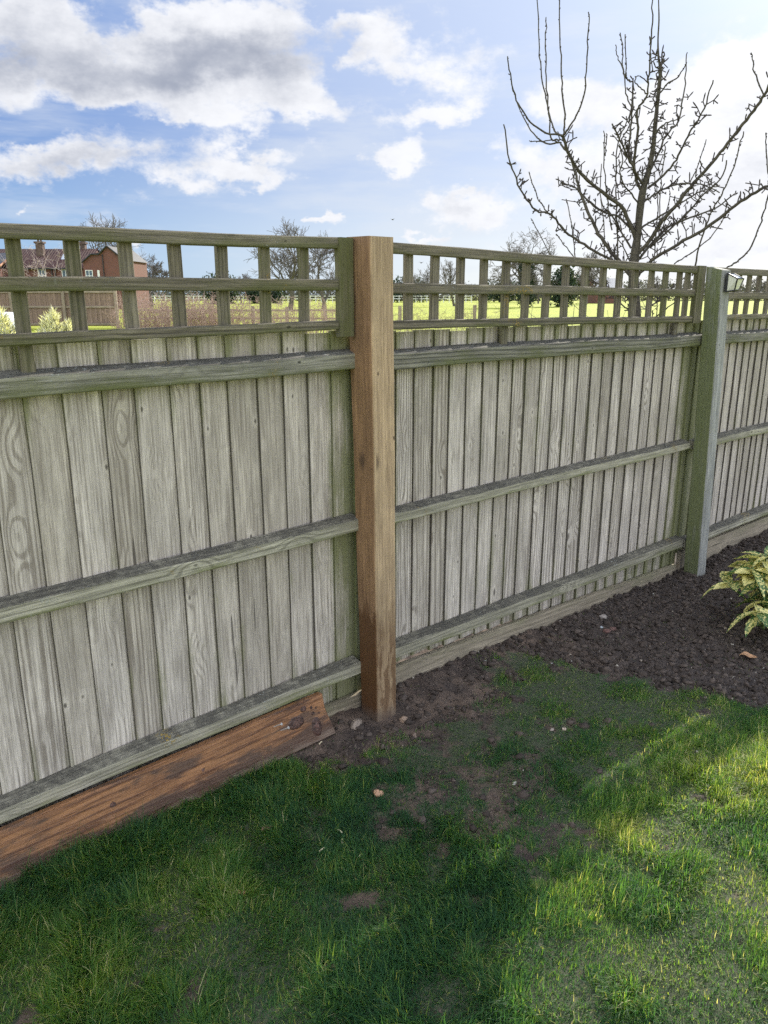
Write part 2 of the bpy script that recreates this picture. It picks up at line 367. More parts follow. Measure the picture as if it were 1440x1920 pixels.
def soil_mask(x, y):
    """1 = bare soil, 0 = turf; follows the fence foot, the hole round the new post and the bed by the shrub"""
    s, dd = pts_sd(np.stack([x, y], -1))
    edge = np.interp(s, [-3, -.42, -.30, -.1, .15, .45, .62, .80, .95, 1.05, 1.25, 1.6, 2.2, 6], [-.10, -.08, .08, .19, .26, .24, .06, .0, .12, .48, .93, 1.35, 1.7, 2.6])
    n = fbm(x, y, 5., 4, 3) - .5; n2_ = fbm(x, y, 16., 3, 9) - .5
    m_ = smooth(edge - dd + n * .42 + n2_ * .34, -.20, .12)
    # worn patches in the lawn beyond the post
    s0 = np.exp(-(((s - .10) / .62) ** 2 + ((dd - .55) / .36) ** 2))
    worn = smooth(s0 * .78 + (fbm(x, y, 8., 4, 31) - .5) * 1.5 + (fbm(x, y, 30., 3, 41) - .5) * 1.5, .38, .95)
    scat = smooth((fbm(x, y, 11., 3, 77)), .66, .80) * smooth(dd, .0, .3) * .75
    return np.clip(np.maximum(m_, np.maximum(worn * .62, scat)), 0, 1)
def ground_z(x, y):
    s, dd = pts_sd(np.stack([x, y], -1))
    m_ = soil_mask(x, y)
    z = (fbm(x, y, 1.6, 3, 5) - .5) * .03
    z += m_ * ((fbm(x, y, 9., 4, 15) - .45) * .04 + (fbm(x, y, 34., 4, 25) - .5) * np.where(s > .6, .036, .024))
    z += np.exp(-((dd + .12) / .12) ** 2) * np.interp(s, [-.6, -.2, .3, 1.2, 2.2, 3.2], [.0, .03, .055, .02, -.01, .0])
    z += .012 * (1 - m_) * fbm(x, y, 14., 3, 2)
    foot = np.exp(-(((s - .05) / .11) ** 2 + ((dd + .05) / .11) ** 2)); z = z * (1 - foot) + foot * .004
    r = np.hypot(np.maximum(np.abs(x - 1.0) - 3.0, 0), np.maximum(np.abs(y - 3.2) - 2.6, 0))
    return z * (1 - smooth(r, 0, .5)) - .05 * smooth(r, 0, .6)
gx = np.concatenate([np.arange(-2.6, -1.4, .05), np.arange(-1.4, 2.9, .0105), np.arange(2.9, 4.6, .04)])
gy = np.concatenate([np.arange(.0, .8, .05), np.arange(.8, 4.6, .0105), np.arange(4.6, 6.4, .05)])
GX, GY = np.meshgrid(gx, gy); GZ = ground_z(GX, GY); SM = soil_mask(GX, GY)
nx, ny = len(gx), len(gy)
V = np.stack([GX, GY, GZ], -1).reshape(-1, 3)
i0 = (np.arange(ny - 1)[:, None] * nx + np.arange(nx - 1)[None, :]).ravel()
FQ = np.stack([i0, i0 + 1, i0 + nx + 1, i0 + nx], -1)
m, t = new_mat('lawn_soil')
g = t.n('ShaderNodeNewGeometry').outputs['Position']
so_ = t.attr('soil'); nf = t.noise(g, 110., 4, .65); nm = t.noise(g, 7., 4, .6); nc = t.noise(g, 2.2, 2, .5)
soilc = t.mix(t.ss(nm, .35, .65), (.040, .028, .022), (.115, .080, .058))
gx_, gy_, _z = t.sep(g)
bed = t.ss(gx_, .75, 1.2)
soilc = t.mix(t.m('MULTIPLY', bed, .78), soilc, (.040, .031, .027))
soilc = t.mix(t.ss(nf, .55, .72), soilc, (.16, .125, .10))
turf = t.mix(t.ss(nf, .3, .7), (.030, .040, .022), (.072, .082, .042))
c = t.mix(t.ss(t.m('ADD', so_, t.m('MULTIPLY', t.m('SUBTRACT', nf, .5), .6)), .3, .7), turf, soilc)
finish(t, c, .9, t.m('ADD', nf, nm), .7, .008)
tag(npmesh('lawn_ground', V, FQ, m, {'soil': SM.ravel()}, smooth=True, nper=4), kind='structure')

# far ground: one sheet to the horizon, bright grass field
m, t = new_mat('field_grass')
g = t.n('ShaderNodeNewGeometry').outputs['Position']
n1_ = t.noise(g, .12, 4, .6); n2_ = t.noise(t.vm('MULTIPLY', g, (1, 2.5, 1)), .9, 5, .7); n3_ = t.noise(g, 14., 4, .7)
c = t.mix(t.ss(n1_, .3, .7), (.27, .32, .010), (.36, .40, .014))
c = t.mix(t.m('MULTIPLY', t.ss(n2_, .45, .75), .6), c, (.30, .35, .03))
c = t.mix(t.m('MULTIPLY', t.ss(n3_, .45, .7), .35), c, (.20, .22, .02))
finish(t, c, .9, n3_, .8, .05)
fb = MB(); R_ = 1500
fb.add([(-R_, -R_, -.055), (R_, -R_, -.055), (R_, R_, -.055), (-R_, R_, -.055)], [[0, 1, 2, 3]])
tag(fb.build('field', m), kind='structure')

# ------------------------------------------------------------------ grass blades
def grass(name, area, n, hmin, hmax, m, seed, keep_soil=False, wd=.0011, zfun=ground_z, lean=.8, tonefun=None):
    r = np.random.default_rng(seed)
    x = r.uniform(area[0], area[1], n); y = r.uniform(area[2], area[3], n)
    # only where the ground lies in front of the fence boards
    s, dd = pts_sd(np.stack([x, y], -1)); sm = soil_mask(x, y)
    clump = fbm(x, y, 7., 3, 55); den = fbm(x, y, 2.4, 3, 88)
    p = (1 - smooth(sm, .10, .92)) * (.60 + .40 * smooth(clump, .32, .60)) * (.72 + .28 * smooth(den, .3, .6)) * (1 - .55 * smooth(s, -.35, .1) * smooth(1.15 - dd, 0., .7)) + .015
    keep = (r.random(n) < p) & (dd > -.10) & ~((dd < .08) & (s > -.1) & (s < .16))
    infr = (y > .8) & (np.abs(x) < .56 * y + .45)
    keep &= infr
    x, y, s, dd, clump, sm = x[keep], y[keep], s[keep], dd[keep], clump[keep], sm[keep]; n = len(x)
    hh = (hmin + (hmax - hmin) * r.random(n) ** 1.6) * (.6 + .9 * smooth(clump, .35, .75)) * (1 - .55 * sm) * np.where(r.random(n) < .03, 1.5, 1.)
    left = smooth(-s, .1, .9) * smooth(.5 - dd, 0., .5); hh *= 1 + .45 * left; thin_ = smooth(s, -.35, .1) * smooth(1.15 - dd, 0., .7); hh *= 1 - .25 * thin_
    # clumps lean a shared way
    A = fbm(x, y, 3.2, 2, 66) * 16 + r.normal(0, 1.15, n)
    ln = np.abs(r.normal(lean, .60, n)); ln = np.clip(ln, .05, 2.6)
    z = zfun(x, y) - .004
    wdt = r.uniform(.6, 1.5, n) * wd
    dirx, diry = np.cos(A), np.sin(A); px, py = -diry, dirx
    rows = []; ks = [0., .4, .75, 1.]
    for k in ks:
        th = ln * (k ** .9) * .75; L_ = hh * k
        hx = L_ * np.sin(np.minimum(th, 1.45)); hz_ = L_ * np.cos(np.minimum(th, 1.45))
        cx, cy, cz = x + dirx * hx, y + diry * hx, z + np.maximum(hz_, .003)
        ww = wdt * (1 - k ** 2 * .95)
        if k < 1:
            rows.append(np.stack([cx - px * ww, cy - py * ww, cz], -1)); rows.append(np.stack([cx + px * ww, cy + py * ww, cz], -1))
        else: rows.append(np.stack([cx, cy, cz], -1))
    Vt = np.stack(rows, 1).reshape(-1, 3)
    b = np.arange(n)[:, None] * 7
    T = np.array([[0, 1, 3], [0, 3, 2], [2, 3, 5], [2, 5, 4], [4, 5, 6]])
    Fc = (b[:, :, None] + T[None]).reshape(-1, 3)
    tn = .38 + .75 * (fbm(x, y, 4., 3, 99) - .5) + .35 * (fbm(x, y, 1.3, 2, 19) - .5) + r.normal(0, .12, n) + (r.random(n) < .11) * .42
    tn = np.clip(tn + .12 * smooth(s + dd, .2, 1.6), 0, 1)
    o = npmesh(name, Vt, Fc, m, {'tone': np.repeat(tn, 7)}, nper=3)
    return o
M_grass = leafy('grass_blade', [(0., (.028, .078, .042)), (.3, (.052, .130, .056)), (.55, (.105, .195, .045)), (.75, (.22, .28, .07)), (.88, (.32, .31, .13)), (1., (.46, .43, .26))], .45, .55)
go = grass('lawn_grass', (-1.6, 2.9, .8, 4.0), 1400000, .015, .050, M_grass, 3, lean=1.2, wd=.00098)
tag(go, 'short tangled lawn grass in front of the fence', 'grass', kind='stuff')

# soil clods and small stones scattered on bare soil
def clods(name, n, seed, m, rmin, rmax, area, lab, cat, pw=2.2, smin=.55, bedonly=False):
    r = np.random.default_rng(seed)
    x = r.uniform(area[0], area[1], n); y = r.uniform(area[2], area[3], n)
    s, dd = pts_sd(np.stack([x, y], -1)); sm = soil_mask(x, y)
    keep = (sm > smin) & (dd > -.12) & ~((dd < .03) & (s > -.03) & (s < .13))
    keep &= r.random(n) < np.where(s > .55, 1., .35)
    x, y = x[keep], y[keep]; n = len(x)
    ico = np.array([(0, 0, 1), (.894, 0, .447), (.276, .851, .447), (-.724, .526, .447), (-.724, -.526, .447), (.276, -.851, .447), (.724, .526, -.447), (-.276, .851, -.447), (-.894, 0, -.447), (-.276, -.851, -.447), (.724, -.526, -.447), (0, 0, -1)])
    fi = np.array([(0, 1, 2), (0, 2, 3), (0, 3, 4), (0, 4, 5), (0, 5, 1), (1, 6, 2), (2, 7, 3), (3, 8, 4), (4, 9, 5), (5, 10, 1), (2, 6, 7), (3, 7, 8), (4, 8, 9), (5, 9, 10), (1, 10, 6), (6, 11, 7), (7, 11, 8), (8, 11, 9), (9, 11, 10), (10, 11, 6)])
    rad = rmin + (rmax - rmin) * r.random(n) ** pw
    Vc = ico[None] * (1 + r.normal(0, .30, (n, 12, 1))) + r.normal(0, .12, (n, 12, 3))
    sc3 = rad[:, None] * np.stack([r.uniform(.8, 1.4, n), r.uniform(.8, 1.3, n), r.uniform(.5, .9, n)], -1)
    a = r.uniform(0, 6.28, n); ca, sa = np.cos(a)[:, None], np.sin(a)[:, None]
    Vc = Vc * sc3[:, None, :]; X = Vc[..., 0] * ca - Vc[..., 1] * sa; Y = Vc[..., 0] * sa + Vc[..., 1] * ca
    Vc = np.stack([X + x[:, None], Y + y[:, None], Vc[..., 2] + (ground_z(x, y) + rad * .2)[:, None]], -1).reshape(-1, 3)
    Fc = (fi[None] + (np.arange(n) * 12)[:, None, None]).reshape(-1, 3)
    tag(npmesh(name, Vc, Fc, m, {'tone': np.repeat(r.random(n), 12)}, smooth=False, nper=3), lab, cat, kind='stuff')
def toned(name, ramp, rough=.9, nscale=60.):
    m, t = new_mat(name); cr = t.n('ShaderNodeValToRGB', {0: t.attr('tone')}); el = cr.color_ramp.elements
    el[0].position, el[0].color = ramp[0][0], (*ramp[0][1], 1); el[1].position, el[1].color = ramp[-1][0], (*ramp[-1][1], 1)
    for p, c in ramp[1:-1]: e = el.new(p); e.color = (*c, 1)
    g = t.n('ShaderNodeNewGeometry').outputs['Position']; n = t.noise(g, nscale, 4, .6)
    finish(t, t.mix(1., cr.outputs[0], t.mix(n, (.6, .6, .6), (1.4, 1.4, 1.4)), 'MULTIPLY'), rough, n, .6, .003); return m
M_clod = toned('soil_clod', [(0., (.036, .026, .020)), (.7, (.064, .047, .037)), (1., (.095, .072, .058))])
clods('soil_clods', 90000, 5, M_clod, .002, .016, (-1.0, 3.4, 2.0, 5.2), 'dark crumbly soil clods on the bare earth along the fence', 'soil', pw=5.)
M_grit = toned('grit_stone', [(0., (.10, .07, .055)), (.5, (.22, .17, .13)), (.85, (.42, .38, .32)), (1., (.62, .60, .56))], .7)
clods('small_grit', 5200, 6, M_grit, .0015, .0065, (-1.0, 3.4, 2.0, 5.0), 'tiny pale grit and chips mixed in the dug soil', 'grit', pw=3.5, smin=.5)

# ------------------------------------------------------------------ fence
ZUP = np.array([0, 0, 1.])
def railmoss(base_amt, zc):
    def f(P, a, b): return base_amt + (.30 if b < 0 else .0)
    return f
def dist_moss(s_list, amt=.55, wdt=.10):
    """algae gathers in the corner next to a post"""
    def f(s): return max(amt * math.exp(-((s - q_) / wdt) ** 2) for q_ in s_list)
    return f
def cladding(edges, z0f, z1, posts, parent, moss_under=1.35, seed=1):
    rr = random.Random(seed); mb = MB(); dm = dist_moss(posts, .75, .11)
    for i in range(len(edges) - 1):
        a, b = edges[i], edges[i + 1]
        tz = z1 + rr.uniform(-.007, .005); rnd = rr.random() * 60; uo = rr.random() * 5
        cup = rr.uniform(-.0015, .0025); dpt = rr.uniform(-.0015, .0015); slo = rr.uniform(-.004, .004)
        w_ = b - a; prof = [(0, .001), (.0022, 0), (w_ * .33, .0028 + cup), (w_ * .66, .0056 + cup), (w_ + .006, .0105), (w_ + .006, .014), (.0, .0135)]
        n = 14; z0 = z0f((a + b) / 2) + rr.uniform(-.004, .004)
        path = [Fp(a + slo * (k / n - .5), .150 + dpt, z0 + (tz - z0) * k / n) for k in range(n + 1)]
        def moss(P, x_, y_, a=a):
            zz = P[2]; s_ = a + x_
            m_ = dm(s_) + .55 * math.exp(-max(moss_under - zz, 0) / .055) * (1 if zz < moss_under + .01 else .5) + .30 * math.exp(-max(zz - .14, 0) / .08)
            e_ = .22 if (x_ < .004 or x_ > (edges[1] - edges[0]) - .006) else 0
            return m_ + e_
        beam(mb, prof, path, U, -NRM, rnd=rnd, uo=uo, moss=moss, warp=.0008, edge=(0, 6))
    return mb.build('cladding', M_board, parent)
def hrail(name, s0, s1, zb0, zb1, h, tf, depth, m, parent, moss=None, n=26, warp=.0022, top_cham=.012, chip=.0016):
    """horizontal rail: front face at depth tf, sloping top; zb0/zb1 = bottom height at both ends"""
    mb = MB()
    prof = [(depth, 0), (depth, h + top_cham), (depth * .55, h + top_cham * .62), (.003, h), (0, h - .003), (0, h * .5), (0, .003), (.003, 0)]
    prof = [(a, b) for a, b in prof]
    path = [Fp(s0 + (s1 - s0) * k / n, tf, zb0 + (zb1 - zb0) * k / n) for k in range(n + 1)]
    # x = backwards into the fence, y = up
    beam(mb, prof, path, -NRM, ZUP, warp=warp, chip=chip, moss=moss or (lambda P, a, b: .28 if b < .006 else (-.1 if b > h * .9 else 0)))
    return mb.build(name, m, parent)
def vslat(mb, s, z0, z1, w_, d_, t_, lean=0., moss=None, n=6, m=None, chip=.001):
    path = [Fp(s + lean * (k / n - .5), t_ + d_ / 2, z0 + (z1 - z0) * k / n) for k in range(n + 1)]
    beam(mb, rect(w_, d_, .002), path, U, -NRM, warp=.0006, chip=chip, moss=moss)
def trellis(s0, s1, slats, zs, parent, long_=(), sw=.036):
    mb = MB()
    for i, s in enumerate(slats):
        f = (s - s0) / (s1 - s0)
        zt = zs[0][0] + (zs[0][1] - zs[0][0]) * f
        zb = 1.395 if i in long_ else 1.485
        vslat(mb, s, zb, zt - .006, sw + random.uniform(-.002, .002), .018, .1215, lean=random.uniform(-.004, .004))
    sl_ = mb.build('trellis', M_trellis, parent)
    for (za, zb, hh) in zs:
        hrail('trellis_rail', s0, s1, za - hh, zb - hh, hh, .098, .0225, M_trellis, sl_, warp=.0016, top_cham=.0, chip=.001)
    return sl_
def fence_panel(label, s0, s1, edges, slats, cfg, posts):
    root = empty('fence_panel', Fp(s0, .15, 0)); tag(root, label, 'fence panel', 'closeboard fence panels with trellis tops')
    cladding(edges, cfg['z0'], cfg['ztop'], posts, root, seed=int(s0 * 100) + 500)
    for (a, b, za, zb, h, mat) in cfg['rails']:
        hrail('rail', a, b, za, zb, h, .10, .0495, mat, root)
    tr = trellis(cfg['ts0'], cfg['ts1'], slats, cfg['tz'], root, cfg.get('long', ()))
    for (s, w_, z0, z1) in cfg['stiles']:
        mb = MB(); vslat(mb, s, z0, z1, w_, .03, .089, n=10, moss=lambda P, a, b: .25); mb.build('trellis_stile', M_trellis, tr)
    for (a, b, zt0, zt1, zb_, tf) in cfg['gravel']:
        mb = MB(); n = 30
        prof = [(0, 0), (.0, -.004), (.002, -.22), (.024, -.22), (.026, -.004), (.022, 0)][::-1]
        path = [Fp(a + (b - a) * k / n, tf, zt0 + (zt1 - zt0) * k / n) for k in range(n + 1)]
        beam(mb, prof, path, -NRM, ZUP, warp=.001, moss=lambda P, x_, y_: .55 if y_ > -.01 else 0.); mb.build('gravel_board', M_gravel, root)
    return root
def fill(known, lo, hi, step, rr):
    e = list(known)
    while e[0] > lo + step: e.insert(0, e[0] - step * rr.uniform(.93, 1.07))
    while e[-1] < hi - step * .6: e.append(e[-1] + step * rr.uniform(.93, 1.07))
    return e
rr = random.Random(4)
eL = fill([-1.099, -.997, -.887, -.793, -.682, -.581, -.487, -.377, -.279, -.178, -.079, .02, .07], -2.4, .05, .102, rr)
slL = fill([-1.083, -.938, -.792, -.647, -.497, -.349, -.202], -2.3, -.2, .146, rr)
fence_panel('weathered grey closeboard fence panel left of the new brown post, with mossy trellis', -2.4, .0, eL, slL, dict(
    z0=lambda s: .05, ztop=1.479, ts0=-2.36, ts1=-.075,
    rails=[(-2.4, -.004, 1.345, 1.347, .054, M_railtop), (-2.4, -.002, .742, .756, .046, M_rail), (-2.4, .0, .138, .176, .048, M_rail)],
    tz=[(1.752, 1.780, .036), (1.634, 1.648, .036), (1.494, 1.514, .030)], long=(len(slL) - 7,),
    stiles=[(-.052, .058, 1.462, 1.780), (-2.38, .05, 1.46, 1.77)], gravel=[(-2.4, .06, .085, .075, 0, .118)]), [-2.4, .03])
eR = fill([.04, .135, .225, .319, .423, .511, .612, .711, .809, .901, .987, 1.092, 1.187, 1.281, 1.379, 1.483, 1.575, 1.667, 1.756, 1.854, 1.955, 2.05, 2.151, 2.244, 2.341, 2.436, 2.50], .0, 2.45, .1, rr)
slR = [.13, .262, .396, .535, .668, .803, .932, 1.071, 1.204, 1.345, 1.488, 1.623, 1.759, 1.904, 2.04, 2.177, 2.262]
fence_panel('weathered grey closeboard fence panel between the new brown post and old green post', .10, 2.42, eR, slR, dict(
    z0=lambda s: .145 - .05 * s, ztop=1.468, ts0=.09, ts1=2.30,
    rails=[(.099, 2.44, 1.338, 1.330, .058, M_railtop), (.099, 2.42, .754, .754, .040, M_rail), (.099, 2.47, .176, .155, .050, M_rail)],
    tz=[(1.774, 1.741, .037), (1.640, 1.626, .036), (1.512, 1.490, .032)], long=(5, 15),
    stiles=[(2.335, .075, 1.452, 1.745)], gravel=[(.06, 2.45, .135, .045, 0, .120)]), [.10, 2.47])
e3 = fill([2.50, 2.60, 2.69, 2.78, 2.88, 2.979, 3.068, 3.16, 3.241, 3.337, 3.414, 3.508, 3.596], 2.45, 4.9, .093, rr)
sl3 = fill([2.72, 2.845, 2.973, 3.106], 2.6, 4.85, .132, rr)
fence_panel('weathered closeboard fence panel beyond the old green post at the right edge', 2.52, 4.9, e3, sl3, dict(
    z0=lambda s: .10, ztop=1.462, ts0=2.50, ts1=4.9,
    rails=[(2.5, 4.9, 1.330, 1.33, .052, M_railtop), (2.5, 4.9, .735, .735, .042, M_rail), (2.5, 4.9, .14, .14, .045, M_rail)],
    tz=[(1.740, 1.735, .036), (1.613, 1.615, .040), (1.489, 1.488, .030)],
    stiles=[], gravel=[(2.5, 4.9, .112, .112, 0, .120)]), [2.5, 4.9])
e4 = fill([5.02], 4.9, 7.4, .097, rr); sl4 = fill([5.1], 5.0, 7.3, .137, rr)
fence_panel('weathered closeboard fence panel out past the right edge of the garden view', 5.0, 7.4, e4, sl4, dict(
    z0=lambda s: .10, ztop=1.462, ts0=4.98, ts1=7.4,
    rails=[(4.98, 7.4, 1.330, 1.33, .052, M_railtop), (4.98, 7.4, .735, .735, .042, M_rail), (4.98, 7.4, .14, .14, .045, M_rail)],
    tz=[(1.740, 1.735, .036), (1.613, 1.615, .040), (1.489, 1.488, .030)],
    stiles=[], gravel=[(4.98, 7.4, .112, .112, 0, .120)]), [4.9, 7.4])

def post(name, cb, ct, w_, ztop, m, label, tone_side=False, cap_slope=0., moss=None, flare=0.):
    """square post; cb/ct = (s,t) of its near corner at foot and top"""
    mb = MB(); n = 40; c = .007
    a = w_
    prof = [(c, 0), (a - .004, 0), (a, .004), (a, a - .004), (a - .004, a), (.004, a), (0, a - .004), (0, c), (.0025, .0025)]
    path = []
    for k in range(n + 1):
        f = k / n; z = -.12 + (ztop + .12) * f; g_ = max(z, 0) / ztop
        path.append(Fp(cb[0] + (ct[0] - cb[0]) * g_, cb[1] + (ct[1] - cb[1]) * g_, z))
    beam(mb, prof, path, U, -NRM, warp=.0012, chip=.0012, moss=moss, rnd=3.3, uo=.37)
    if flare:
        for k in range(n + 1):
            for j in range(len(prof)):
                i_ = k * len(prof) + j; mb.v[i_] = tuple(np.array(mb.v[i_]) - NRM * (prof[j][1] * flare * k / n))
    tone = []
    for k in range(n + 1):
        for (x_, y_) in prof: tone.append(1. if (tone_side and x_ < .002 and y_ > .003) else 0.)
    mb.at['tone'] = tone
    # roughly sawn, slightly uneven top
    for k in range(len(prof)):
        x_, y_, z_ = mb.v[n * len(prof) + k]; mb.v[n * len(prof) + k] = (x_, y_, z_ + cap_slope * prof[k][1] / a + random.uniform(-.002, .002))
    o = mb.build(name, m, origin=None)
    base = Fp(cb[0] + w_ / 2, cb[1] + w_ / 2, 0)
    o.data.transform(__import__('mathutils').Matrix.Translation(Vector([-float(v) for v in base]))); o.location = Vector([float(v) for v in base])
    return tag(o, label, 'fence post', 'square timber fence posts')
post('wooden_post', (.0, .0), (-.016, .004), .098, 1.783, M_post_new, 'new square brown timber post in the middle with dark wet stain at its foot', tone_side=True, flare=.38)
def oldmoss(P, a, b):
    if b < .004: return -.75          # garden face painted grey for the open sky light it catches
    return .28
post('wooden_post', (2.475, -.012), (2.385, .005), .092, 1.722, M_post_old, 'old green algae covered post at the right with a small lantern on it', moss=oldmoss, cap_slope=.02)
post('wooden_post', (4.90, .0), (4.90, .0), .092, 1.722, M_post_old, 'old post further along the fence past the right edge', moss=oldmoss)

# ------------------------------------------------------------------ loose plank
pl = empty('wooden_plank', Fp(-.21, .04, 0)); tag(pl, 'loose wet reddish brown plank leaning on the foot of the left fence panel', 'plank')
mb = MB(); n = 60
lowA, lowB = Fp(-1.95, .020, -.012), Fp(-.186, .020, .022)
upd = Fp(0, .062, .162) - Fp(0, .020, 0); Lw = float(np.linalg.norm(upd)); upd = upd / Lw; thk = np.cross(U, upd); thk /= np.linalg.norm(thk)
if thk @ NRM > 0: thk = -thk
prof = [(0, .003), (.003, 0), (Lw * .33, 0), (Lw * .66, 0), (Lw - .003, 0), (Lw, .003), (Lw, .029), (.0, .029)]
beam(mb, prof, lin(lowA, lowB, n), upd, thk, warp=.0012, chip=.0008, uo=0., rnd=5.1)
for k in range(len(prof)):                       # end sawn askew
    i_ = n * len(prof) + k; f = prof[k][0] / Lw
    mb.v[i_] = tuple(np.array(mb.v[i_]) - U * (.045 * f))
board = mb.build('board', M_plank, pl)
def on_plank(s, f, out=0.): return Fp(s, .020, 0) + np.array([0, 0, .022 - (-.186 - s) * .019]) + upd * (Lw * f) - thk * out
M_knot = flat('knot_wood', (.060, .028, .020), .45, 160., .7); M_knot2 = flat('knot_heart', (.10, .050, .038), .4, 130., .7)
for (s, f, rl, rw) in [(-.345, .62, .034, .021), (-.262, .34, .020, .034), (-.305, .84, .013, .010), (-.272, .80, .006, .006), (-.268, .66, .007, .006), (-.243, .62, .004, .004), (-.252, .76, .004, .004), (-.72, .52, .013, .011), (-.76, .40, .008, .007), (-.70, .42, .008, .008), (-1.02, .62, .012, .009)]:
    for (nm_, k_, dd_, mt_) in (('knot', 1., .0012, M_knot), ('knot_heart', .58, .0020, M_knot2)):
        mbx = MB()
        if k_ < 1 and rl < .012: continue
        cnt = 16; ring = [on_plank(s + rl * .85 * k_ * cos(a_) * random.uniform(.72, 1.15), f + rw * .85 * k_ * sin(a_) * random.uniform(.72, 1.15) / Lw, dd_) for a_ in [2 * pi * i / cnt for i in range(cnt)]]
        ring2 = [on_plank(s + rl * k_ * cos(a_) * 1.2, f + rw * k_ * sin(a_) * 1.2 / Lw, -.002) for a_ in [2 * pi * i / cnt for i in range(cnt)]]
        mbx.add(ring + ring2, [list(range(cnt))] + [[i, cnt + i, cnt + (i + 1) % cnt, (i + 1) % cnt] for i in range(cnt)]); mbx.build(nm_, mt_, board)
def cyl(mb, p, q_, r0, r1, n=8, cap=True):
    p, q_ = np.asarray(p, float), np.asarray(q_, float); dv = q_ - p; dv = dv / (np.linalg.norm(dv) + 1e-9)
    a_ = np.cross(dv, [0, 0, 1.]) if abs(dv[2]) < .9 else np.cross(dv, [1., 0, 0]); a_ /= np.linalg.norm(a_); b_ = np.cross(dv, a_)
    vs_ = [p + (a_ * cos(2 * pi * i / n) + b_ * sin(2 * pi * i / n)) * r0 for i in range(n)] + [q_ + (a_ * cos(2 * pi * i / n) + b_ * sin(2 * pi * i / n)) * r1 for i in range(n)]
    fs = [[i, (i + 1) % n, n + (i + 1) % n, n + i] for i in range(n)]
    if cap: fs += [list(range(n))[::-1], [n + i for i in range(n)]]
    mb.add(vs_, fs)
for (s, f) in [(-.432, .735), (-.408, .60)]:
    mb = MB(); p_ = on_plank(s - .004, f, -.004); tip = on_plank(s + .012, f + .06, .028)
    cyl(mb, p_, tip, .0020, .0020, 8); dv = (tip - p_) / np.linalg.norm(tip - p_); cyl(mb, tip, tip + dv * .002, .0052, .0048, 12); mb.build('nail', M_steel, pl)

# ------------------------------------------------------------------ lantern on the old post
lp = Fp(2.475, -.012 + .0, 1.655)
lamp = empty('wall_light', lp); tag(lamp, 'small black framed lantern with cream panes on the old green post', 'lantern')
M_blk = flat('black_frame', (.015, .016, .018), .35)
M_pane = flat('cream_pane', (.62, .62, .50), .25)
M_solar = flat('clear_lantern_top', (.42, .46, .50), .12, metal=.2)
def L3(a, b, c): return Fp(2.445 + a * .72, -.004 - b * .72, 1.665 + c * .72)     # a along fence, b outward, c up
Qb = [L3(-.045, .012, .055), L3(.045, .012, .055), L3(.045, .012, -.07), L3(-.045, .012, -.07)]
Qf = [L3(-.050, .085, .020), L3(.050, .085, .020), L3(.030, .065, -.060), L3(-.030, .065, -.060)]
mb = MB(); mb.add([L3(-.05, .0, .06), L3(.05, .0, .06), L3(.05, .0, -.075), L3(-.05, .0, -.075)] + [L3(-.05, .012, .06), L3(.05, .012, .06), L3(.05, .012, -.075), L3(-.05, .012, -.075)],
                 [[0, 1, 2, 3], [7, 6, 5, 4], [0, 4, 5, 1], [1, 5, 6, 2], [2, 6, 7, 3], [3, 7, 4, 0]]); mb.build('backplate', M_blk, lamp)
mb = MB()
for a_, b_ in [(Qf[i], Qf[(i + 1) % 4]) for i in range(4)] + [(Qb[i], Qf[i]) for i in range(4)] + [(Qb[i], Qb[(i + 1) % 4]) for i in range(4)]: cyl(mb, a_, b_, .0035, .0035, 6)
mb.build('frame', M_blk, lamp)
mb = MB()
for q4 in ([Qf[0], Qf[1], Qf[2], Qf[3]], [Qb[3], Qf[3], Qf[0], Qb[0]], [Qb[1], Qf[1], Qf[2], Qb[2]], [Qb[2], Qf[2], Qf[3], Qb[3]]): mb.add(q4, [[0, 1, 2, 3]])
mb.build('pane', M_pane, lamp)
mb = MB(); mb.add([Qb[0], Qb[1], Qf[1], Qf[0]], [[0, 1, 2, 3]]); mb.build('top_pane', M_solar, lamp)

# ------------------------------------------------------------------ apple tree beyond the fence
def tube(mb, pts, rad, n=6, capend=True):
    pts = [np.asarray(p, float) for p in pts]; ref = np.array([.31, .87, .38]); vs_ = []
    for i, p in enumerate(pts):
        dv = pts[min(i + 1, len(pts) - 1)] - pts[max(i - 1, 0)]; dv /= np.linalg.norm(dv) + 1e-9
        a_ = np.cross(dv, ref); a_ /= np.linalg.norm(a_) + 1e-9; b_ = np.cross(dv, a_)
        for k in range(n): vs_.append(p + (a_ * cos(2 * pi * k / n) + b_ * sin(2 * pi * k / n)) * rad[i])
    fs = [[i * n + k, i * n + (k + 1) % n, (i + 1) * n + (k + 1) % n, (i + 1) * n + k] for i in range(len(pts) - 1) for k in range(n)]
    if capend: fs.append([(len(pts) - 1) * n + k for k in range(n)])
    mb.add(vs_, fs)
TD = 5.3
def zc(X, Y): return 900 + X / 2.667, Y / 2.667
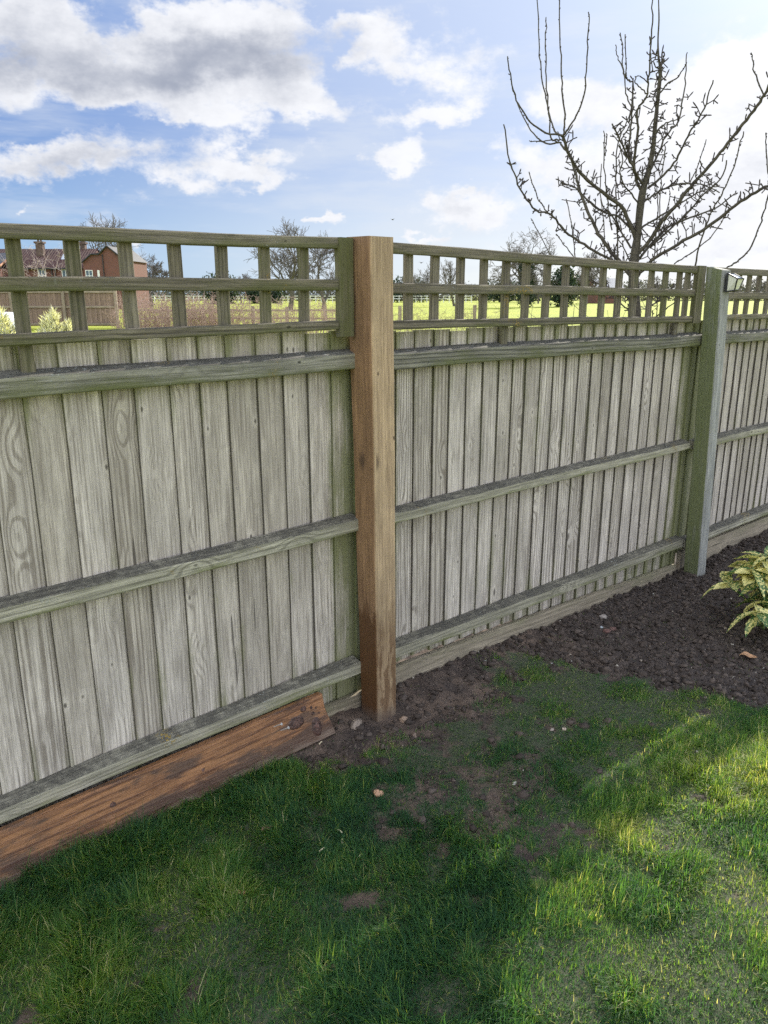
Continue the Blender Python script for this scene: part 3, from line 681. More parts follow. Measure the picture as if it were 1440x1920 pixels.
BR = [  # (points in crop pixels, start width, end width, depth drift, spurs)
 ([(785, 1210), (720, 1050), (640, 980), (560, 920), (480, 840), (440, 760), (415, 680)], 17, 12, -.25, 1),
 ([(770, 1400), (700, 1310), (620, 1215), (570, 1120), (530, 1040), (500, 960), (480, 880), (450, 780), (400, 715)], 20, 9, .35, 1),
 ([(735, 1340), (600, 1270), (500, 1210), (430, 1160), (380, 1100), (340, 1065), (280, 1050), (215, 970), (170, 870), (140, 770), (120, 620)], 13, 5, -.5, 1),
 ([(340, 1065), (320, 1040), (290, 990), (262, 920), (245, 860)], 6, 4, .1, 0),
 ([(415, 680), (425, 600), (415, 480), (408, 350), (400, 200), (395, 0), (392, -160)], 8, 4, .1, 0),
 ([(415, 680), (440, 645), (480, 580), (515, 490), (530, 360), (540, 200), (543, 60)], 8, 4, -.2, 0),
 ([(415, 680), (380, 665), (355, 600), (335, 480), (330, 350), (327, 200), (330, 85)], 8, 4, .2, 0),
 ([(400, 700), (355, 690), (345, 570), (325, 470), (305, 350), (295, 200), (287, 0), (283, -120)], 8, 4, -.1, 0),
 ([(415, 675), (330, 665), (250, 610), (200, 540), (165, 450), (145, 350), (138, 280)], 8, 4, -.3, 0),
 ([(405, 715), (330, 715), (270, 670), (215, 580), (185, 510), (160, 440)], 8, 4, .3, 0),
 ([(400, 715), (360, 700), (300, 708), (250, 703)], 6, 4, 0, 0),
 ([(790, 1190), (700, 1090), (640, 1070), (570, 1030), (500, 960), (460, 930), (400, 915)], 11, 6, .5, 1),
 ([(755, 1240), (700, 1150), (650, 1060), (620, 1040), (600, 960), (607, 820)], 9, 4, .4, 1),
 ([(660, 1150), (640, 1040), (630, 950), (622, 800), (620, 655)], 6, 4, -.2, 0),
 ([(625, 780), (630, 720), (635, 665)], 5, 4, 0, 0),
 ([(690, 1290), (685, 1150), (680, 1000), (680, 850), (690, 720), (720, 640), (750, 560), (765, 470)], 7, 5, .5, 1),
 ([(820, 925), (780, 870), (765, 830), (735, 780), (700, 700), (660, 620)], 12, 6, -.3, 1),
 ([(800, 950), (770, 850), (780, 740), (787, 640), (785, 560), (800, 530), (832, 480), (840, 420), (850, 300), (860, 150), (862, 0), (866, -130)], 13, 4, -.3, 1),
 ([(765, 830), (745, 760), (752, 640), (762, 540), (765, 410)], 9, 7, .2, 1),
 ([(765, 410), (735, 395), (715, 350), (712, 250), (700, 165)], 7, 4, .1, 0),
 ([(735, 395), (730, 370), (728, 270), (725, 175)], 5, 4, -.1, 0),
 ([(760, 540), (740, 500), (725, 430), (718, 360), (700, 310), (682, 260), (680, 225)], 6, 4, .2, 1),
 ([(835, 470), (800, 440), (775, 410), (780, 385), (795, 378)], 6, 4, .1, 1),
 ([(800, 1020), (740, 950), (700, 880), (712, 800), (700, 720)], 8, 4, -.4, 1),
 ([(765, 1300), (850, 1200), (900, 1120), (960, 1050), (1040, 950), (1100, 880), (1180, 790), (1260, 690), (1330, 600), (1400, 510), (1445, 430), (1500, 330)], 17, 10, -.55, 1),
 ([(1420, 475), (1380, 380), (1365, 310), (1355, 265)], 6, 4, .1, 0),
 ([(760, 1340), (850, 1230), (950, 1130), (1080, 1080), (1180, 1040), (1270, 970)], 13, 6, .4, 1),
 ([(790, 1380), (860, 1300), (960, 1240), (1080, 1170), (1200, 1090), (1300, 1010), (1400, 950), (1450, 925), (1520, 880)], 15, 11, -.6, 1),
 ([(805, 1140), (900, 1080), (980, 1030), (1060, 980), (1150, 940), (1200, 925)], 10, 5, .3, 1),
 ([(840, 940), (900, 890), (970, 820), (1010, 740), (1050, 660), (1090, 600), (1130, 520), (1168, 395)], 11, 5, -.4, 1),
 ([(850, 860), (890, 770), (930, 680), (990, 610), (1010, 520), (1025, 420), (1032, 300), (1038, 262)], 10, 4, .35, 1),
 ([(885, 480), (930, 430), (990, 380), (1035, 310)], 7, 4, -.2, 0),
 ([(875, 665), (930, 615), (980, 600), (1025, 578)], 8, 4, .2, 1),
 ([(815, 1020), (860, 980), (950, 930), (1050, 915), (1130, 930), (1200, 960)], 10, 5, .4, 1),
 ([(1050, 915), (1090, 820), (1133, 700)], 5, 4, .1, 0),
 ([(1060, 1380), (1080, 1320), (1090, 1250), (1130, 1130), (1180, 1020), (1230, 930), (1270, 830), (1300, 730), (1320, 660)], 8, 4, -.3, 0),
 ([(940, 1370), (975, 1320), (1050, 1270), (1150, 1190), (1220, 1090), (1235, 1060)], 7, 4, .2, 0),
 ([(1150, 1400), (1240, 1335), (1300, 1300), (1360, 1230), (1400, 1130), (1425, 1040), (1445, 960), (1440, 860), (1430, 730), (1432, 660)], 8, 4, -.4, 0),
 ([(860, 1340), (870, 1290), (880, 1180), (890, 1060), (885, 960), (870, 860)], 6, 4, .3, 1),
 ([(890, 1130), (900, 1100), (900, 980), (912, 860), (925, 740)], 5, 4, -.1, 0),
 ([(870, 1230), (925, 1110), (940, 1050), (950, 955)], 5, 4, .1, 0),
 ([(850, 1240), (980, 1120), (1060, 1040), (1130, 960), (1200, 900), (1240, 800)], 9, 5, -.2, 1),
 ([(760, 1330), (720, 1240), (690, 1190)], 7, 5, .2, 1), ([(420, 1300), (360, 1280), (290, 1160), (255, 1090)], 5, 4, .2, 0), ([(510, 1340), (475, 1290), (420, 1220), (380, 1170)], 5, 4, -.1, 0),
 ([(480, 1330), (475, 1290), (470, 1200), (455, 1110), (432, 995)], 5, 4, .1, 0), ([(650, 1350), (622, 1290), (620, 1150), (605, 1000)], 5, 4, .1, 0),
 ([(770, 1500), (700, 1470), (640, 1440), (560, 1400), (480, 1290)], 9, 4, -.3, 1), ([(830, 1540), (900, 1500), (980, 1420), (1100, 1330)], 9, 4, .3, 1),
 ([(770, 1560), (680, 1500), (600, 1400), (560, 1350)], 8, 4, .2, 1), ([(845, 1600), (920, 1560), (1010, 1470), (1060, 1400)], 7, 4, -.3, 1)]
TR = [(772, 1640), (772, 1500), (768, 1387), (772, 1300), (785, 1200), (795, 1100), (805, 1010), (820, 930), (845, 850), (865, 740), (875, 640), (885, 540), (895, 440), (903, 345), (893, 290), (890, 200), (895, 100), (893, 0), (892, -130)]
TW = [58, 55, 48, 42, 36, 34, 33, 30, 24, 21, 18, 17, 16, 15, 9, 7, 6, 5, 4]
tree = empty('apple_tree', at(*zc(772, 1640), TD) * np.array([1, 1, 0])); tag(tree, 'bare pruned fruit tree with knobbly spurs standing behind the fence', 'tree')
def smoothpath(P, k=4):
    P = [np.asarray(p, float) for p in P]; out = []
    for i in range(len(P) - 1):
        p0, p1, p2, p3 = P[max(i - 1, 0)], P[i], P[i + 1], P[min(i + 2, len(P) - 1)]
        for j in range(k):
            u_ = j / k; out.append(.5 * ((2 * p1) + (p2 - p0) * u_ + (2 * p0 - 5 * p1 + 4 * p2 - p3) * u_ ** 2 + (3 * p1 - p0 - 3 * p2 + p3) * u_ ** 3))
    out.append(P[-1]); return out
PXM = TD / F / 2.667
placed = []   # (X, Y, depth)
def place_path(pts, d0, d1):
    out = []
    for i, (X, Y) in enumerate(pts):
        dep = d0 + (d1 - d0) * (i / (len(pts) - 1)) ** 1.1; placed.append((X, Y, dep)); out.append(at(*zc(X, Y), dep))
    return out
tp = smoothpath(place_path(TR, TD, TD), 3); tw = [np.interp(i / 3, range(len(TW)), TW) * PXM * .5 for i in range(len(tp))]
base = tp[0].copy(); foot = [np.array([base[0], base[1], -.06]), np.array([base[0], base[1], .35]), np.array([base[0], base[1] - .01, .8])]
mb = MB(); tube(mb, foot + tp, [.062, .047, .045] + [r_ * random.uniform(.92, 1.1) for r_ in tw], 10); mb.build('trunk', M_bark, tree, smooth=True)
mbl = MB(); mbs = MB()
def spur(p, dirv, L_, r_):
    dirv = dirv / np.linalg.norm(dirv); q_ = p + dirv * L_ * .6 + np.random.default_rng(int(abs(p[0] * 9999))).normal(0, L_ * .1, 3)
    up = np.array([0, 0, 1.]); a_ = q_ + (dirv * .5 + up * .4 + RG.normal(0, .35, 3)) * L_ * .5; b_ = q_ + (dirv * .4 - up * .2 + RG.normal(0, .4, 3)) * L_ * .45
    tube(mbs, [p, q_], [r_, r_ * .9], 4); tube(mbs, [q_, a_, a_ + (a_ - q_) * .35], [r_ * .9, r_ * 1.25, r_ * .5], 4); tube(mbs, [q_, b_], [r_ * .9, r_ * 1.1], 4)
    if RG.random() < .5:
        c_ = q_ + RG.normal(0, .45, 3) * L_; tube(mbs, [q_, c_], [r_ * .8, r_ * .9], 4)
for (pts, w0, w1, dd_, sp) in BR:
    X, Y = pts[0]; near = min(placed, key=lambda q_: (q_[0] - X) ** 2 + (q_[1] - Y) ** 2); d0 = near[2]
    P = smoothpath(place_path(pts, d0, d0 + dd_), 4); n = len(P)
    rad = [(w0 + (w1 - w0) * (i / (n - 1)) ** .8) * PXM * .5 * 1.08 * random.uniform(.93, 1.07) for i in range(n)]
    tube(mbl, [p + RG.normal(0, .0025, 3) for p in P], rad, 6)
    for i in range(1, n - 1):
        seg = P[i + 1] - P[i]; L_ = np.linalg.norm(seg)
        cnt = int(L_ / .022 + RG.random()) if sp else 0
        for _ in range(cnt):
            f = RG.random(); pr_ = RG.normal(0, 1, 3); pr_ -= seg * (pr_ @ seg) / L_ ** 2; pr_ += seg / L_ * .35 + np.array([0, 0, .25])
            if RG.random() < .78 and rad[i] > .0043: spur(P[i] + seg * f, pr_, RG.uniform(.03, .075), .0033)
        if not sp and RG.random() < .9:   # buds on the shoots
            pr_ = RG.normal(0, 1, 3); tube(mbs, [P[i], P[i] + (pr_ / np.linalg.norm(pr_) + seg / L_) * .008], [.004, .0015], 4)
for i in range(9, len(tp) - 12):
    for _ in range(3):
        pr_ = RG.normal(0, 1, 3); pr_[2] *= .4
        if i > 20: spur(tp[i] + RG.normal(0, .01, 3), pr_, RG.uniform(.04, .08), .0032)
lb = mbl.build('branches', M_bark, tree, smooth=True); mbs.build('spurs', M_twig, lb)

# ------------------------------------------------------------------ bare trees in the distance
def bare_tree(name, label, px, top_y, D, spread=.56, levels=6, seed=0, trunk=.30, group='bare winter trees beyond the field', m=M_bark_far, r0=None, kids=(3, 4), ivy=False, rmin=None, up=.17):
    r = np.random.default_rng(seed); b0 = at(px, 552, D); base = np.array([b0[0], D, -.05]); Ht = at(px, top_y, D)[2]
    mbt, mbc = MB(), MB(); r0 = r0 or Ht * .022; rmin = rmin or D * .00014
    root = empty(name, base); tag(root, label, 'tree', group)
    segs = []
    def grow(p, dv, L_, rad, lev):
        dv = dv / np.linalg.norm(dv); pts = [p]; n = 4; c = dv.copy()
        for i in range(n):
            c = c + r.normal(0, .13, 3) + np.array([0, 0, up * .22]); c /= np.linalg.norm(c); pts.append(pts[-1] + c * L_ / n)
        rs = [max(rad * (1 - .5 * i / n), rmin) for i in range(n + 1)]
        tube(mbt if lev == levels else mbc, pts, rs, 6 if lev >= levels - 1 else 3, False)
        if lev <= 0: return
        for k in range(int(r.integers(kids[0], kids[1] + 1))):
            f = r.uniform(.35, 1.) if k else 1.; i = min(int(f * n), n); a_ = r.normal(0, 1, 3); a_ -= c * (a_ @ c); a_ /= np.linalg.norm(a_)
            sp = r.uniform(.35, .85) * spread / .42
            nd_ = c + a_ * sp + np.array([0, 0, up * .3]); grow(pts[i], nd_, L_ * r.uniform(.62, .80), max(rad * .56, rmin), lev - 1)
    L0 = Ht * trunk; grow(base, np.array([0, 0, 1.]), L0, r0, levels)
    # fit the crown to its height
    zs = np.array([v_[2] for v_ in mbc.v]); k = (Ht) / zs.max()
    for mm in (mbt, mbc): mm.v = [(base[0] + (v_[0] - base[0]) * k, base[1] + (v_[1] - base[1]) * k, (v_[2]) * k) for v_ in mm.v]
    mbt.build('trunk', m, root); mbc.build('crown', m, root)
    return root, base, Ht
bare_tree('bare_tree', 'bare tree rising above the roof of the brick house', 205, 398, 125, seed=1, levels=6, trunk=.26)
bare_tree('bare_tree', 'bare tree just right of the brick house gable', 283, 462, 105, seed=2, levels=6, trunk=.24)
bare_tree('bare_tree', 'tallest bare tree behind the left trellis near the new post', 543, 411, 88, seed=3, levels=6, trunk=.24, kids=(3, 4))
bare_tree('bare_tree', 'bare tree seen through the trellis beside the left edge of the new post', 606, 428, 92, seed=14, levels=6, trunk=.25)
bare_tree('bare_tree', 'small faint bare tree between the left trellis slats, far off', 452, 508, 150, seed=5, levels=5)
bare_tree('bare_tree', 'low bare tree seen just right of the new post', 762, 512, 130, seed=6, levels=5)
bare_tree('bare_tree', 'bushy bare tree seen in the second trellis gap right of the new post', 808, 488, 120, seed=7, levels=5, spread=.5)
bare_tree('bare_tree', 'pale upright bare tree in the third trellis gap right of the new post', 852, 486, 115, seed=8, levels=5, spread=.3)
_, ob, oh = bare_tree('oak_tree', 'round crowned bare oak with an ivy clad trunk across the field', 985, 424, 105, seed=9, levels=6, trunk=.25, spread=.70, up=.07, kids=(3, 4))
bare_tree('bare_tree', 'round bare tree behind the lower left branches of the fruit tree', 1100, 468, 140, seed=12, levels=6, trunk=.24, spread=.55, up=.15)
for i, (px_, ty, D_, lab) in enumerate([(1010, 505, 150, 'bare tree low behind the oak tree, to its right'), (945, 505, 160, 'bare tree low behind the oak tree, to its left'), (1230, 512, 190, 'hazy bare tree right of the fruit tree trunk'), (1285, 516, 200, 'hazy bare tree just left of the old green post'), (1385, 518, 200, 'hazy bare tree just right of the lantern'), (1425, 515, 190, 'hazy bare tree at the right edge of the view')]):
    bare_tree('bare_tree', lab, px_, ty, D_, seed=20 + i, levels=5, spread=.55)

M_leafd = leafy('evergreen_leaf', [(0., (.018, .030, .020)), (1., (.050, .075, .045))], .6, .1)
def leafmass(name, cs, n, size, seed, lab=None, cat=None, kind=None, parent=None, m=None, group=None):
    r = np.random.default_rng(seed); C_ = np.array([c[:3] for c in cs], float); R3 = np.array([c[3:6] for c in cs], float)
    vol = R3.prod(1) ** (2 / 3); k = r.choice(len(cs), n, p=vol / vol.sum())
    v_ = r.normal(0, 1, (n, 3)); v_ /= np.linalg.norm(v_, axis=1)[:, None]; v_ *= (r.random(n) ** .33)[:, None]
    P = C_[k] + v_ * R3[k] * (1 + r.normal(0, .12, (n, 1))); P[:, 2] = np.maximum(P[:, 2], .02)
    a_ = r.normal(0, 1, (n, 3)); a_ /= np.linalg.norm(a_, axis=1)[:, None]; b_ = np.cross(a_, r.normal(0, 1, (n, 3))); b_ /= np.linalg.norm(b_, axis=1)[:, None]
    s_ = size * r.uniform(.5, 1.3, (n, 1))
    Vt = np.stack([P - a_ * s_, P + b_ * s_ * .5, P + a_ * s_, P - b_ * s_ * .5], 1)
    org = wloc(parent) if parent is not None else np.zeros(3)
    o = npmesh(name, Vt.reshape(-1, 3) - org, np.arange(n * 4).reshape(-1, 4), m or M_leafd, {'tone': np.repeat(r.random(n), 4)}, nper=4)
    if parent is not None: o.parent = parent
    if lab: tag(o, lab, cat, group, kind)
    return o
leafmass('ivy', [(ob[0], ob[1] - .3, z_, 1.15, 1.1, 1.3) for z_ in (1, 2.4, 3.8, 5.)] , 5200, .13, 4, parent=_)
# far woodland edge, a dark ragged band
cs = []; r = np.random.default_rng(8)
for px_ in np.arange(-150, 1640, 11):
    D_ = 215 + r.uniform(-10, 10); tall = np.interp(px_, [0, 320, 420, 700, 1000, 1150, 1320, 1600], [3.2, 4, 5.5, 4.2, 5.0, 6., 5.5, 6]) * r.uniform(.7, 1.15)
    p_ = at(px_, 552, D_); cs.append((p_[0], D_, tall * .42, r.uniform(1.6, 3.2), 2.5, tall * .55))
m_w = leafy('far_wood', [(0., (.050, .055, .050)), (1., (.13, .125, .11))], .8, .1)
leafmass('far_woodland', cs, 42000, .33, 9, 'dark ragged far woodland edge along the far side of the field', 'woodland', 'stuff', m=m_w)
# darker evergreens
for i, (xs, D_, hh, lab) in enumerate([((395, 432), 140, 5.2, 'dark evergreen clump behind the left hedge seen under the middle trellis rail'), ((470, 520), 150, 3.6, 'dark evergreen clump just left of the tallest bare tree'), ((735, 790), 170, 5.4, 'dark evergreen clump seen just right of the new post'), ((915, 960), 175, 5.2, 'dark evergreen clump left of the ivy clad oak'), ((1045, 1064), 110, 5.6, 'dark evergreen behind the trellis right of the oak'), ((985, 1000), 170, 4.8, 'dark evergreen clump low behind the oak')]):
    cs = [(at(x_, 552, D_)[0], D_ + r.uniform(-2, 2), hh * .45, 1.6, 1.6, hh * r.uniform(.42, .58)) for x_ in np.linspace(xs[0], xs[1], 6)]
    b_ = at(sum(xs) / 2, 552, D_); rt = empty('evergreen_bush', (b_[0], D_, 0)); tag(rt, lab, 'bush', 'dark evergreens beyond the field')
    leafmass('foliage', cs, 2600, .26, 40 + i, parent=rt); mb = MB(); tube(mb, [(b_[0], D_, -.05), (b_[0], D_, hh * .5)], [.2, .1], 6); mb.build('stem', M_bark_far, rt)

# ------------------------------------------------------------------ brick house
m_br, t = new_mat('red_brick'); tc = t.n('ShaderNodeUVMap', uv_map='UVMap').outputs[0]
bk = t.n('ShaderNodeTexBrick', {'Vector': tc, 'Color1': (.17, .050, .036, 1), 'Color2': (.12, .036, .028, 1), 'Mortar': (.15, .10, .08, 1), 'Scale': 1., 'Mortar Size': .012, 'Brick Width': .225, 'Row Height': .075})
finish(t, bk.outputs[0], .85)
m_tile, t = new_mat('pantile'); tc = t.n('ShaderNodeUVMap', uv_map='UVMap').outputs[0]; u_, v_2, _z = t.sep(tc)
wv = t.m('SINE', t.m('MULTIPLY', u_, 21.)); rw = t.m('FRACT', t.m('MULTIPLY', v_2, 3.3)); g = t.n('ShaderNodeNewGeometry').outputs['Position']
cc_ = t.mix(t.noise(g, 1.3, 5, .7), (.06, .030, .028), (.14, .062, .048)); cc_ = t.mix(t.ss(rw, .12, .0), cc_, (.03, .02, .018))
finish(t, cc_, .8, t.m('ADD', wv, t.m('MULTIPLY', rw, .6)), 1., .06)
M_slate = flat('slate', (.05, .052, .058), .6, 3., .3); M_white = flat('white_paint', (.72, .72, .70), .5); M_glass = flat('window_glass', (.10, .13, .16), .08)
M_fascia = flat('dark_fascia', (.02, .02, .022), .6); M_chim = flat('sooty_brick', (.11, .075, .06), .9, 4., .4); M_ridge = flat('orange_ridge_tile', (.42, .20, .11), .8)
HD = 92.0; ho = at(150, 552, HD); house = empty('brick_house', (ho[0], HD, 0)); tag(house, 'red brick house with pantile roof and chimneys seen through the left trellis', 'house')
def hq(mb, pts, uvs=None):
    pts = [np.asarray(p, float) for p in pts]
    e = pts[1] - pts[0]; e /= np.linalg.norm(e); nn = np.cross(e, pts[2] - pts[0]); nn /= np.linalg.norm(nn); f_ = np.cross(nn, e)
    mb.add(pts, [list(range(len(pts)))], [[((p - pts[0]) @ e, (p - pts[0]) @ f_) for p in pts]])
def A(zx, zy, D=HD): return at(zx / 6., 430 + zy / 6., D)      # crop pixels of the house close-up
def X_(zx, D=HD): return A(zx, 700, D)[0]
def Z_(zy, D=HD): return A(500, zy, D)[2]
ze, zr = Z_(428), Z_(210)
xl, xr = X_(-900), X_(1000)
mb = MB(); hq(mb, [(xl, HD, -.05), (xr, HD, -.05), (xr, HD, ze), (xl, HD, ze)]); hq(mb, [(xr, HD + 8, -.05), (xl, HD + 8, -.05), (xl, HD + 8, ze), (xr, HD + 8, ze)])
hq(mb, [(xr, HD, -.05), (xr, HD + 8, -.05), (xr, HD + 8, ze), (xr, HD + 4, zr), (xr, HD, ze)]); hq(mb, [(xl, HD + 8, -.05), (xl, HD, -.05), (xl, HD, ze), (xl, HD + 4, zr), (xl, HD + 8, ze)]); mb.build('wall', m_br, house)
rdf = (zr - ze)
mb = MB(); hq(mb, [(xl - .3, HD - .35, ze - .1), (xr + .1, HD - .35, ze - .1), (xr + .1, HD + 4, zr + .12), (xl - .3, HD + 4, zr + .12)]); hq(mb, [(xr + .1, HD + 8.3, ze - .1), (xl - .3, HD + 8.3, ze - .1), (xl - .3, HD + 4, zr + .12), (xr + .1, HD + 4, zr + .12)])
roof = mb.build('roof', m_tile, house)
def boxm(x0, x1, y0, y1, z0, z1): 
    mb = MB(); v8 = [(x, y, z) for z in (z0, z1) for y in (y0, y1) for x in (x0, x1)]
    for f_ in ([0, 1, 5, 4], [1, 3, 7, 5], [3, 2, 6, 7], [2, 0, 4, 6], [4, 5, 7, 6], [2, 3, 1, 0]): hq(mb, [v8[i] for i in f_])
    return mb
boxm(xl - .3, X_(965) , HD - .42, HD - .32, ze - .22, ze - .06).build('gutter', M_fascia, house)
for (a_, b_, zt, zb_, yy_) in ((472, 548, 160, 295, HD + 2.6), (962, 1016, 165, 240, HD + 4.2)):
    ch = boxm(X_(a_, yy_), X_(b_, yy_), yy_ - .35, yy_ + .35, Z_(zb_ + 40, yy_), Z_(zt, yy_)); c_ = ch.build('chimney', M_chim, roof)
    boxm(X_(a_ - 12, yy_), X_(b_ + 12, yy_), yy_ - .45, yy_ + .45, Z_(zt, yy_), Z_(zt - 22, yy_)).build('chimney_cap', M_chim, c_)
    for dx_ in (.3, .7):
        mb = MB(); xx = X_(a_ + (b_ - a_) * dx_, yy_); cyl(mb, (xx, yy_, Z_(zt - 22, yy_)), (xx, yy_, Z_(zt - 48, yy_)), .13, .11, 8); mb.build('chimney_pot', M_chim, c_)
def window(zx0, zx1, zy0, zy1, D, bars=(1, 1), off=.0, nrm=None):
    x0, x1, z1_, z0_ = X_(zx0, D), X_(zx1, D), Z_(zy0, D), Z_(zy1, D); fr = .07
    mb = MB()
    for (a0, a1, b0, b1) in [(x0, x1, z0_, z0_ + fr), (x0, x1, z1_ - fr, z1_), (x0, x0 + fr, z0_ + fr, z1_ - fr), (x1 - fr, x1, z0_ + fr, z1_ - fr)] + [((x0 + x1) / 2 - .03, (x0 + x1) / 2 + .03, z0_ + fr, z1_ - fr)] * bars[0] + [(x0 + fr, (x0 + x1) / 2 - .031, (z0_ + z1_) / 2 - .03, (z0_ + z1_) / 2 + .03), ((x0 + x1) / 2 + .031, x1 - fr, (z0_ + z1_) / 2 - .03, (z0_ + z1_) / 2 + .03)] * bars[1]:
        b8 = boxm(a0, a1, D - .08, D - .005, b0, b1); mb.add(b8.v, b8.f)
    f_ = mb.build('window', M_white, house); boxm(x0 + fr * .5, x1 - fr * .5, D - .04, D - .0045, z0_ + fr * .5, z1_ - fr * .5).build('pane', M_glass, f_)
window(455, 540, 445, 600, HD); window(722, 805, 452, 620, HD); window(-60, -150 + 160, 470, 600, HD)
window(985, 1066, 458, 590, HD - 1.2)
for (zx, ) in ((612,), (650,)):
    mb = MB(); cyl(mb, (X_(zx), HD - .12, -.05), (X_(zx), HD - .12, ze - .1), .07, .07, 8); mb.build('downpipe', M_fascia, house)
# skylight on the main roof
mb = MB()
def onroof(zx, f_, o_=.06): return np.array([X_(zx, HD + 2), HD - .35 + 4.35 * f_, ze - .1 + (rdf + .22) * f_ + o_])
hq(mb, [onroof(745, .42), onroof(800, .42), onroof(792, .68), onroof(730, .68)]); mb.build('skylight', flat('skylight_glass', (.55, .60, .66), .15), roof)
# cross wing with its gable
WD = HD - 1.2
xs_ = [X_(965, WD), X_(1180, WD), X_(1412, WD)]; zL, zR_, zP = Z_(272, WD), Z_(335, WD), Z_(196, WD); xp = X_(1250, WD)
mb = MB(); y2 = WD + 9
hq(mb, [(xs_[1], WD, -.05), (xs_[2], WD, -.05), (xs_[2], WD, zR_), (xp, WD, zP), (xs_[1], WD, zL)])
hq(mb, [(xs_[2], WD, -.05), (xs_[2], y2, -.05), (xs_[2], y2, zR_), (xs_[2], WD, zR_)])
hq(mb, [(xs_[0], WD + .01, -.05), (xs_[1], WD + .01, -.05), (xs_[1], WD + .01, zL - .02), (X_(1070, WD), WD + .01, Z_(285, WD)), (xs_[0], WD + .01, Z_(368, WD))])
hq(mb, [(xs_[0], WD + .01, -.05), (xs_[0], WD + .01, Z_(368, WD)), (xs_[0], WD + 1.2, Z_(368, WD)), (xs_[0], WD + 1.2, -.05)])
wing = mb.build('wall', m_br, house)
mb = MB(); o_ = .12
xl2 = X_(955, WD)
hq(mb, [(xs_[1] - .3, WD - .15, zL - .1), (xp, WD - .15, zP + o_), (xp, y2, zP + o_), (xs_[1] - .3, y2, zL - .1)]); hq(mb, [(xp, WD - .15, zP + o_), (xs_[2] + .25, WD - .15, zR_ - .1), (xs_[2] + .25, y2, zR_ - .1), (xp, y2, zP + o_)])
hq(mb, [(xl2, WD - .12, Z_(372, WD)), (X_(1070, WD), WD - .12, Z_(276, WD)), (X_(1070, WD), y2, Z_(205, WD)), (xl2, y2, Z_(205, WD) )])
hq(mb, [(X_(1070, WD), WD - .12, Z_(276, WD)), (xs_[1] - .28, WD - .12, Z_(262, WD)), (xs_[1] - .28, y2, Z_(200, WD)), (X_(1070, WD), y2, Z_(205, WD))])
mb.build('roof', M_slate, house)
mb = MB()
for p_, q_ in (((xp, WD - .2, zP + .1), (xs_[2] + .25, WD - .2, zR_ - .12)), ((xp, WD - .2, zP + .1), (xs_[1] - .3, WD - .2, zL - .12)), ((xs_[1] - .28, WD - .2, zL - .1), (X_(1070, WD), WD - .2, Z_(280, WD))), ((X_(1070, WD), WD - .2, Z_(280, WD)), (xl2, WD - .2, Z_(376, WD)))): cyl(mb, p_, q_, .09, .09, 6)
mb.build('bargeboard', M_fascia, house)
mb = MB(); cyl(mb, (X_(1192, WD), WD - .1, -.05), (X_(1192, WD), WD - .1, zL - .1), .06, .06, 8); mb.build('downpipe', M_fascia, house)
x0_, x1_ = X_(1118, WD), X_(1142, WD); boxm(x0_, x1_, WD - .06, WD + .0, Z_(545, WD), Z_(460, WD)).build('window', M_white, house)
# left hipped part
mb = MB(); hq(mb, [(X_(-900, HD - 3), HD - 3, Z_(440, HD - 3)), (X_(35, HD - 3), HD - 3, Z_(415, HD - 3)), (X_(110, HD), HD + 3, Z_(240, HD)), (X_(-900, HD), HD + 3, Z_(300, HD))]); mb.build('roof', M_slate, house)
mb = MB(); cyl(mb, (X_(35, HD - 3), HD - 3.02, Z_(412, HD - 3)), (X_(112, HD), HD + 2.9, Z_(246, HD)), .12, .12, 6); mb.build('ridge_tile', M_ridge, house)
boxm(X_(-900, HD - 3), X_(30, HD - 3), HD - 2.8, HD - .01, -.05, Z_(440, HD - 3)).build('wall', m_br, house)

# ------------------------------------------------------------------ neighbour's brown fence
FD = 40.
nf = empty('garden_fence', at(217, 552, FD) * np.array([1, 1, 0])); tag(nf, 'brown closeboard garden fence in front of the brick house', 'fence')
nf_x = at(217, 552, FD)[0]; bay = 2.62
mb = MB(); x = nf_x - .05; kk = 0
while x > nf_x - 16:
    w_ = .125; z1_ = 1.86 + random.uniform(-.01, .01); lean_ = random.uniform(-.01, .01)
    prof = [(0, .012), (w_ * 1.05, 0), (w_ * 1.05, .012), (0, .026)]
    beam(mb, prof, [np.array([x - w_, FD + (kk % 2) * .004, .06]), np.array([x - w_ + lean_, FD + (kk % 2) * .004, z1_])], np.array([1., 0, 0]), np.array([0, 1., 0])); x -= w_; kk += 1
mb.build('panel', M_farwood, nf)
for z_ in (.16, 1.0, 1.72):
    mb = MB(); beam(mb, rect(.05, .09), lin((nf_x - 16, FD - .03, z_), (nf_x, FD - .03, z_), 8), np.array([0, 1., 0]), ZUP); mb.build('rail', M_farpost, nf)
for k in range(6):
    mb = MB(); xx = nf_x - k * bay; beam(mb, rect(.14, .12), lin((xx, FD - .08, -.05), (xx + .0, FD - .08, 1.95), 2), np.array([1., 0, 0]), np.array([0, 1., 0])); mb.build('post', M_farpost, nf)

# dark post and rail fence along the paddock
mr = empty('paddock_fence', at(420, 552, 41) * np.array([1, 1, 0])); tag(mr, 'weathered brown post and rail fence among the twiggy hedge behind the left trellis', 'fence')
xs2 = [at(p_, 552, 41)[0] for p_ in (230, 312, 392, 473, 537, 609, 680, 750, 820, 891)]
for i, xx in enumerate(xs2):
    mb = MB(); beam(mb, rect(.17, .12), lin((xx, 41, -.05), (xx, 41, 1.02 + random.uniform(-.05, .08)), 2), np.array([1., 0, 0]), np.array([0, 1., 0])); mb.build('post', M_farpost, mr)
for z_ in (.42, .82):
    mb = MB(); beam(mb, rect(.04, .10), lin((xs2[0], 40.93, z_), (xs2[6], 40.93, z_ - .02), 12), np.array([0, 1., 0]), ZUP, warp=.01); mb.build('rail', M_farpost, mr)
